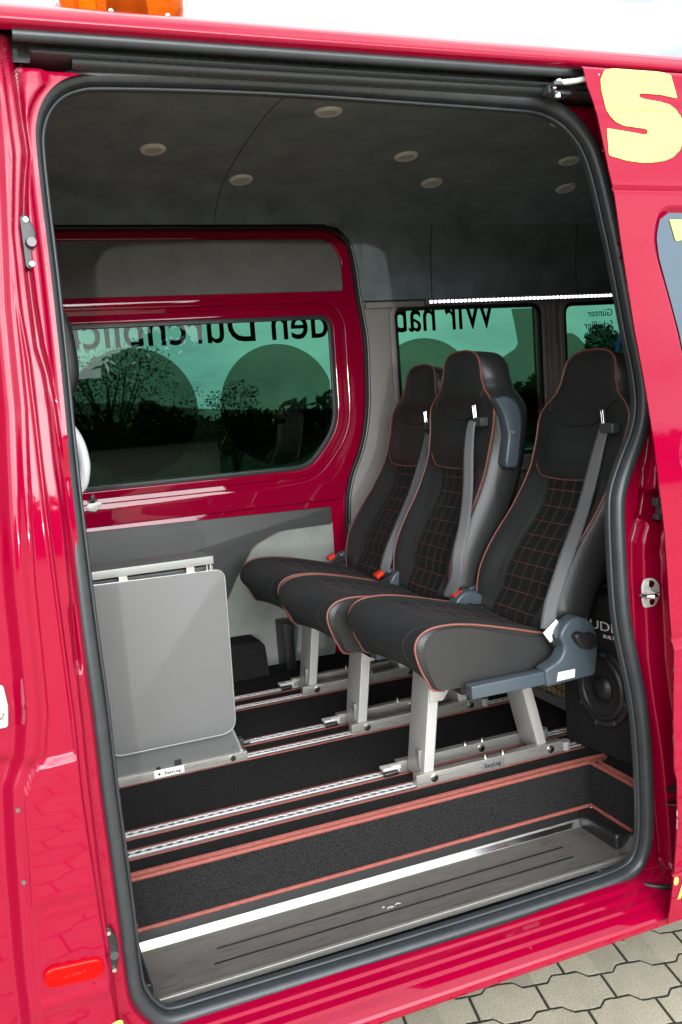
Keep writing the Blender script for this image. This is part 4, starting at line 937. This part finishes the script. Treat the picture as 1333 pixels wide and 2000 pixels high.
    MB().tube([(gp[0] - .012, gp[1] + .004, gp[2] + .010), (gp[0] - .010, gp[1] + .010, gp[2] + .045), (gp[0] - .010, gp[1] + .024, gp[2] + .046), (gp[0] - .012, gp[1] + .016, gp[2] + .008)], .0032, 8).build('guide_wire', POL, gd)
    bp_ = catmull(beltpts, 8); V = []; F = []; L = len(bp_); wd0 = .0185
    for i, q in enumerate(bp_):
        t = bp_[min(i + 1, L - 1)] - bp_[max(i - 1, 0)]; t /= np.linalg.norm(t); s = i / (L - 1)
        nrm = np.array([-1, -.25 - .9 * s, .15]); sd_ = np.cross(t, nrm); sd_ /= np.linalg.norm(sd_); wd = wd0 * (.85 + .15 * sst(0, .25, s)) 
        no = np.cross(sd_, t)
        for a, h in ((-1, 0), (-.5, .0018), (0, 0), (.5, .0018), (1, 0)):
            V.append(tuple(q + sd_ * wd * a + no * h))
    for i in range(L - 1):
        for j in range(4): F.append((i * 5 + j, i * 5 + j + 1, (i + 1) * 5 + j + 1, (i + 1) * 5 + j))
    bl = mesh('seat_belt', V, F, BELT, st, True); so = bl.modifiers.new('s', 'SOLIDIFY'); so.thickness = .0016
    # cushion
    def nose(fwd, a, z): k = float(sst(.985, 1.10, z)); return .056 * fwd * (1 - a ** 2.4) * k - .035 * fwd * (1 - a ** 2.0) * (1 - k)
    side = [(1.215, 1.035), (1.16, 1.062), (1.09, 1.082), (1.00, 1.107), (.92, 1.128), (.86, 1.138), (.81, 1.137), (.778, 1.123), (.765, 1.100), (.766, 1.070), (.774, 1.035), (.783, 1.012), (.790, .995), (.800, .984), (.83, .978), (.95, .974), (1.08, .972), (1.17, .975), (1.215, .99)]
    sd_ = catmull(side + [side[0]], 4)[:-1]; cen = np.array([1.0, 1.03]); V = []; uv = []; nS = len(sd_)
    Us = np.concatenate([[-1, -.992, -.975, -.95], np.linspace(-.90, .90, 31), [.95, .975, .992, 1]]); hwc = .216
    arcs = np.concatenate([[0], np.cumsum(np.linalg.norm(np.diff(sd_, axis=0), axis=1))])
    for u in Us:
        a = abs(u); ins = .013 * sst(.955, 1.0, a) ** 1.0 + 0.004 * sst(.93, .955, a) * sst(.97, .955, a) * 0
        for (x, z), ar in zip(sd_, arcs):
            d = np.array([x, z]) - cen; d /= np.linalg.norm(d); fwd = sst(.95, .78, x)
            xx = x - d[0] * ins - nose(fwd, a, z); zz_ = z - d[1] * ins
            tp = sst(1.05, 1.08, z)
            zz_ += tp * (-.014 * gauss(a, .45) * sst(.84, .95, x) + .008 * gauss(a - .72, .16) * sst(.84, .98, x))
            zz_ -= .004 * tp * gauss(x - .885, .006) * (a < .62)
            wy = hwc * u * (1 - .10 * sst(1.08, 1.2, x)); V.append((xx + shift, yc + wy, zz_)); uv.append((wy, ar))
    F = []; idx = []
    for i in range(len(Us) - 1):
        a = abs((Us[i] + Us[i + 1]) / 2)
        for j in range(nS):
            F.append((i * nS + j, i * nS + (j + 1) % nS, (i + 1) * nS + (j + 1) % nS, (i + 1) * nS + j))
            x, z = sd_[j]; idx.append(0 if a > .955 else (1 if (a < .56 and x > .885 and z > 1.05) else 2))
    F.append(tuple(range(nS))); idx.append(0); F.append(tuple((len(Us) - 1) * nS + j for j in range(nS))[::-1]); idx.append(0)
    cu = mesh('cushion', V, F, [LEA, QUI, FAB], st, True, idx=idx, uvs=uv, sharp=70)
    for sgn in (-1, 1):
        L = []
        for (x, z) in catmull(side[1:15], 5):
            d = np.array([x, z]) - cen; d /= np.linalg.norm(d); fwd = sst(.95, .78, x); a = .957
            L.append((x + shift - nose(fwd, a, z) + d[0] * .001, yc + sgn * hwc * a * (1 - .10 * sst(1.08, 1.2, x)), z + d[1] * .002))
        MB().tube(L, .0029, 7).build('cushion_piping', PIPE, cu)
        L = []
        for (x, z) in catmull(side[5:13], 5):
            d = np.array([x, z]) - cen; d /= np.linalg.norm(d); fwd = sst(.95, .78, x); a = .80
            L.append((x + shift - nose(fwd, a, z) + d[0] * .0002, yc + sgn * hwc * a, z + d[1] * .0002))
        MB().tube(L, .0010, 5).build('cushion_seam', LEA, cu)
    # side rail and recliner cover on the near side, plain cover on the far side
    yn = yc - .262
    ra = plate('side_rail', rpoly([(.876, .961), (1.13, .959), (1.13, .994), (.876, .994)], .004, 3), [], .032, lambda a, b, c: (a + shift, yn + c, b), BLUEG, st, .003)
    cov = rpoly([(1.085, .954, .008), (1.232, .960, .012), (1.246, 1.05, .02), (1.228, 1.100, .028), (1.190, 1.122, .03), (1.150, 1.110, .028), (1.126, 1.078, .02), (1.142, 1.048, .015), (1.128, 1.018, .02), (1.080, 1.000, .006)], .01, 7)
    rc = plate('recliner_cover', cov, [], .045, lambda a, b, c: (a + shift, yn - .008 + c, b), BLUEG, st, .007)
    kb = MB().add(*[lambda V, F: (V, F)][0]([(0, 0, 0)], [])) if False else MB()
    pts = rpoly([(1.158, 1.078), (1.176, 1.086), (1.196, 1.076), (1.214, 1.078), (1.232, 1.062), (1.226, 1.040), (1.206, 1.034), (1.184, 1.040), (1.168, 1.056)], .008, 4)
    plate('recline_knob', pts, [], .024, lambda a, b, c: (a + shift, yn - .028 + c, b), BLACK, rc, .008)
    MB().cyl((1.172 + shift, yn - .007, 1.018), (1.172 + shift, yn - .0095, 1.018), .006, 14).build('cover_cap', BLUEG, rc)
    plate('recliner_cover', cov, [], .03, lambda a, b, c: (a + shift, yc + .225 + c, b), BLUEG, st, .007)
    if sticker:
        s_ = plate('sticker', [(1.112, .966), (1.166, .967), (1.168, .988), (1.118, .988)], [], .0008, lambda a, b, c: (a + shift, yn - .0095 + c, b), WHITE, rc)
        text('sticker_print', 'SCHNIERLE', lambda a, b, c: (1.120 + shift + a, yn - .0100 + c, .971 + b + a * 0), GREYT, s_, .041, .008, .0003)
    # buckle and belt anchor
    bx0 = 1.110 + shift
    bu = MB().box((bx0 - .012, yc + .186, 1.072), (bx0 + .045, yc + .224, 1.094), .005, Matrix.Rotation(R(-28), 3, 'Y')).build('buckle', BLACK, st)
    MB().box((bx0 - .020, yc + .190, 1.098), (bx0 + .010, yc + .220, 1.112), .003, Matrix.Rotation(R(-28), 3, 'Y')).build('buckle_button', REDP, bu)
    if sticker:
        a = np.array(beltpts[-1]); tg = MB().box((a[0] - .020, a[1] - .020, a[2] - .018), (a[0] + .030, a[1] - .016, a[2] + .016), .001, Matrix.Rotation(R(-35), 3, 'Y')).build('belt_tag', WHITE, st)
        MB().tube([tuple(q) for q in catmull([a + (.002, -.006, -.005), a + (.012, -.010, -.03), a + (.035, -.012, -.052), a + (.055, -.010, -.050)], 5)], .014, 10).build('lap_belt', BLACK, st)
        MB().tube([tuple(q) for q in catmull([a + (.018, -.022, -.050), a + (.034, -.026, -.068), a + (.056, -.024, -.060), a + (.062, -.02, -.040)], 5)], .0035, 8).build('anchor_ring', POL, st)
    # pan under the cushion
    MB().box((.89 + shift, yc - .18, .945), (1.20 + shift, yc + .18, .976), .008).build('seat_pan', BLACK, st)
    # legs: sheet-metal uprights spanning both floor rails
    y0, y1 = yc - .056, yc + .042
    def leg(xb, xt, nm, zt=.972, gus=0):
        t = .032
        P_ = rpoly([(xb, .690), (xb + t * .95, .690), (xt + t, zt), (xt, zt)], .002, 2)
        o = plate(nm, P_, [], y1 - y0, lambda a, b, c: (a, y0 + c, b), SILV, st, .003)
        if gus:
            pl = rpoly([(xt - .006, zt - .075), (xt + t + .002, zt - .075), (xt + t + .055, zt - .006), (xt + t + .055, zt + .01), (xt - .002, zt + .01)], .004, 3)
            plate('leg_gusset', pl, [], .012, lambda a, b, c: (a, y0 - .003 + c, b), SILV, o, .002)
            MB().box((xb + .001, y0 + .020, .716), (xb + .012, y0 + .038, .765), .001, None).build('leg_slot', ALU, o)
        return o
    leg(.830, .868, 'front_leg', .972, 1); leg(1.192, 1.124, 'rear_leg', .972, 0)
    for j, yr in enumerate((yc - .055, yc + .055)):
        rl_ = MB().box((.806, yr - .012, ZF + .003), (1.262, yr + .012, ZF + .036), .002).build('base_rail', STEEL, st)
        for xx in (.858, 1.222) + ((1.065,) if j else ()):
            MB().tube([(xx, yr - .012, ZF + .019), (xx, yr - .014, ZF + .019), (xx, yr - .0145, ZF + .019), (xx, yr - .018, ZF + .019)], [.0105, .0105, .0080, .0070], 18).build('bolt', POL, rl_)
        for xx in (1.02, 1.075): MB().tube([(xx, yr, ZF + .034), (xx, yr, ZF + .039), (xx, yr, ZF + .0392), (xx, yr, ZF + .046)], [.0075, .0075, .0045, .0040], 12).build('stud', POL, rl_)
        MB().cyl((1.278, yr + .002, ZF + .003), (1.278, yr + .002, ZF + .028), .015, 22).build('end_stop', mat('grey_stop', (.30, .31, .30), .5), rl_)
        if j == 0:
            np_ = MB().box((1.002, yr - .0145, ZF + .004), (1.072, yr - .0125, ZF + .032), .0008).build('name_plate', ALU, rl_)
            text('plate_text', 'EasyLeg', lambda a, b, c: (1.009 + a, yr - .0150 + c, ZF + .013 + b), TXT, np_, .050, .012, .0003, bold=.02)
    # front clamp
    cx = .790; ck = MB().box((cx - .035, yc + .030, ZF + .022), (cx + .018, yc + .058, ZF + .030), .002).box((cx - .010, yc + .034, ZF + .012), (cx + .018, yc + .054, ZF + .032), .003).build('rail_clamp', ZINC, st)
    MB().cyl((cx - .030, yc + .036, ZF + .012), (cx + .008, yc + .036, ZF + .014), .0085, 14).build('clamp_knob', BLACK, ck)
    if armrest:
        pl = rpoly([(1.262, 1.668, .01), (1.300, 1.676, .025), (1.338, 1.655, .03), (1.352, 1.60, .03), (1.332, 1.475, .012), (1.322, 1.458, .01), (1.288, 1.462, .012), (1.284, 1.475, .01), (1.300, 1.56, .02), (1.288, 1.62, .02)], .01, 6)
        ar = plate('armrest', pl, [], .045, lambda a, b, c: (a - .0, yc - .248 + c, b), BLUEG, st, .008)
        MB().cyl((1.313, yc - .247, 1.565), (1.313, yc - .254, 1.565), .006, 14).build('armrest_pivot', POL, ar)
    return st
YA, YB_, YC = .452, .892, 1.330
make_seat(YA, 0, 0, 'nearest of the three black seats, beside the step, fully showing its blue-grey side rail', False,
          [(1.388, .318, 1.571), (1.376, .330, 1.515), (1.334, .318, 1.423), (1.280, .290, 1.345), (1.215, .258, 1.267), (1.180, .250, 1.204), (1.150, .248, 1.139), (1.128, .235, 1.085)], True)
make_seat(YB_, -.055, .145, 'middle black passenger seat of the row, with folded blue-grey armrest', True,
          [(1.240, .748, 1.604), (1.232, .752, 1.575), (1.222, .752, 1.509), (1.190, .712, 1.405), (1.140, .655, 1.312), (1.100, .628, 1.233), (1.094, .640, 1.159), (1.09, .690, 1.090)], False)
make_seat(YC, -.055, .035, 'farthest black passenger seat of the row, partly hidden, nearest the windows', False,
          [(1.321, 1.203, 1.554), (1.306, 1.215, 1.482), (1.253, 1.195, 1.377), (1.178, 1.150, 1.279), (1.108, 1.120, 1.177), (1.086, 1.135, 1.099), (1.086, 1.160, 1.050)], False)

# ------------------------------------------------------------------ folding table on the middle track
tb = empty('folding_table', (.2, .85, ZF)); tag(tb, 'grey folding table with hanging leaf and steel base rail on the van floor', 'table')
plate('pedestal', rpoly([(-.45, .700), (.462, .700), (.455, .708), (.428, .80, .02), (.418, 1.262), (-.45, 1.262)], .002, 4), [], .045, lambda a, b, c: (a, .826 + c, b), LAMB, tb, .001)
plate('pedestal_edging', rpoly([(.456, .702), (.4645, .702), (.4325, .80, .02), (.4225, 1.262), (.4185, 1.262), (.4285, .80, .02)], .0, 4), [], .047, lambda a, b, c: (a, .825 + c, b), ALU, tb)
leafp = rpoly([(.085, .782, .04), (.446, .790, .05), (.452, 1.254, .03), (.078, 1.262, .01)], .03, 8)
leafp = rpoly([(.090, .775, .035), (.436, .775, .045), (.448, 1.252, .028), (-.20, 1.262, .01), (-.20, .775, .03)], .03, 8)
leafp = rpoly([(.088, .778, .035), (.440, .778, .045), (.447, 1.250, .028), (.02, 1.257, .01)], .03, 8)
lf = plate('table_leaf', leafp, [], .016, lambda a, b, c: (a, .800 + c, b), LAM, tb, .001)
g_, h_ = ring(leafp, .0035, -.0005); plate('leaf_edging', g_, h_, .019, lambda a, b, c: (a, .7985 + c, b), ALU, lf, .001)
top = MB().box((-.45, .803, 1.272), (.418, .925, 1.292), .0015).build('table_top', LAM, tb)
MB().box((-.45, .799, 1.271), (.4195, .8028, 1.2935), .001).box((.4182, .803, 1.271), (.4215, .926, 1.2935), .001).build('top_edging', ALU, top)
for xx in (.17, .355): MB().box((xx - .012, .806, 1.252), (xx + .012, .816, 1.272), .002).build('hinge', POL, top)
for xx in (.400, .410): MB().box((xx, .806, 1.25), (xx + .004, .812, 1.272), .001).build('hinge_pin', POL, top)
br = MB().box((-.45, .815, .682), (.472, .840, .7085), .0015).build('base_rail', STEEL, tb)
np_ = MB().box((.200, .8132, .686), (.285, .8152, .708), .0006).build('name_plate', WHITE, br)
text('plate_text', 'EasyLeg', lambda a, b, c: (.229 + a, .8126 + c, .692 + b), TXT, np_, .046, .0095, .0003, bold=.02)
mb = MB(); mb.cyl((.214, .8128, .696), (.214, .8135, .696), .0035, 12); mb.build('plate_hole', TXT, np_)
mb = MB(); mb.cyl((.428, .815, .696), (.428, .809, .696), .0095, 18, .008); mb.build('bolts', POL, br)
MB().box((.262, .818, .706), (.280, .826, .722), .001).build('latch_peg', BLACK, br); MB().cyl((.215, .822, .706), (.215, .822, .713), .006, 12).build('latch_peg', BLACK, br)
MB().box((.468, .92, ZF + .008), (.492, .945, ZF + .030), .003).cyl((.468, .932, ZF + .012), (.512, .932, ZF + .014), .009, 14).build('rail_clamp', BLACKG, tb)
MB().box((-.45, .93, .682), (.455, .955, .7085), .0015).build('base_rail', STEEL, tb)
mb = MB(); mb.cyl((.436, .8255, .725), (.436, .8235, .725), .002, 8); mb.build('screw', POL, tb)

# ------------------------------------------------------------------ subwoofer box behind the near seat
sb = empty('subwoofer_box', (1.5, .3, ZF)); tag(sb, 'black carpeted loudspeaker box with round woofer and white lettering by the door seal', 'loudspeaker')
Rz = Matrix.Rotation(R(8), 3, 'Z'); piv = Vector((1.34, .30, .9))
def sbp(x, y, z): q = Rz @ (Vector((x, y, z)) - piv) + piv; return tuple(q)
mb = MB().box((1.34, .118, ZF + .001), (1.66, .455, 1.128), .014, Rz, piv); mb.build('cabinet', CARP, sb)
cyw, czw = .300, .872
def sbl(prof, seg=48):
    V = []; F = []; k = len(prof)
    for i in range(seg):
        a = 2 * math.pi * i / seg
        for (r0, h0) in prof: V.append(sbp(1.34 - h0, cyw + r0 * math.cos(a), czw + r0 * math.sin(a) * 1.12))
    for i in range(seg):
        for j in range(k - 1): F.append((i * k + j, i * k + j + 1, ((i + 1) % seg) * k + j + 1, ((i + 1) % seg) * k + j))
    return V, F
V, F = sbl([(.098, 0), (.098, .005), (.094, .008), (.084, .008), (.080, .005)]); wf = mesh('woofer_ring', V, F, BLACK, sb, True)
V, F = sbl([(.080, .005), (.076, .011), (.070, .012), (.065, .006)]); mesh('surround', V, F, BLACK, wf, True)
V, F = sbl([(.065, .006), (.05, .001), (.03, -.001), (.028, .008), (.015, .013), (.0001, .014)]); mesh('cone', V, F, BLACK, wf, True)
for i in range(8):
    a = math.pi / 4 * i + .2; MB().add(*[(lambda t: (t.v, t.f))(MB().cyl(sbp(1.331, cyw + .089 * math.cos(a), czw + .089 * 1.12 * math.sin(a)), sbp(1.327, cyw + .089 * math.cos(a), czw + .089 * 1.12 * math.sin(a)), .0055, 10))][0]).build('screw', BLACKG, wf)
text('brand_lettering', 'AUDIO', lambda a, b, c: sbp(1.3385 + c, .375 - a, 1.035 + b), TXW, sb, .165, .026, .0006, bold=.0)
text('brand_lettering', 'BUILT IN', lambda a, b, c: sbp(1.3385 + c, .290 - a, 1.016 + b), TXW, sb, .062, .009, .0006, bold=.03)
MB().tube([tuple(q) for q in catmull([(1.40, .36, 1.13), (1.42, .33, 1.150), (1.45, .27, 1.155), (1.47, .20, 1.135)], 5)], .006, 8).build('carry_handle', BLACKG, sb)
# ------------------------------------------------------------------ plywood board with net behind the seats
pb = empty('plywood_board', (1.5, .8, .7)); tag(pb, 'pale plywood board behind a black luggage net, below the seats at the rear', 'board')
MB().box((1.450, .475, .725), (1.462, 1.30, 1.12), .001).build('board', PLY, pb)
MB().box((1.435, .475, .695), (1.464, 1.30, .726), .003).build('bottom_frame', ALU, pb)
V = []; F = []
for i in range(31):
    for j in range(15): V.append((1.440 + .002 * math.sin(i + j * 1.3), .475 + i * .027 + .004 * math.sin(j * 2.1 + i), .725 + j * .028 + .003 * math.sin(i * 1.7 + j)))
for i in range(30):
    for j in range(14): F.append((i * 15 + j, i * 15 + j + 1, (i + 1) * 15 + j + 1, (i + 1) * 15 + j))
net = mesh('net', V, F, BLACK, pb, False); wf_ = net.modifiers.new('w', 'WIREFRAME'); wf_.thickness = .003
bs = empty('lashing_strap', (2.5, 1.66, 1.7)); tag(bs, 'short blue lashing strap hanging beside the rearmost window', 'strap')
MB().box((2.480, 1.60, 1.79), (2.485, 1.625, 1.885), .001, Matrix.Rotation(R(22), 3, 'Y')).build('webbing', BLUE, bs)
MB().box((2.507, 1.598, 1.858), (2.520, 1.627, 1.880), .002).build('strap_clip', BLACK, bs)
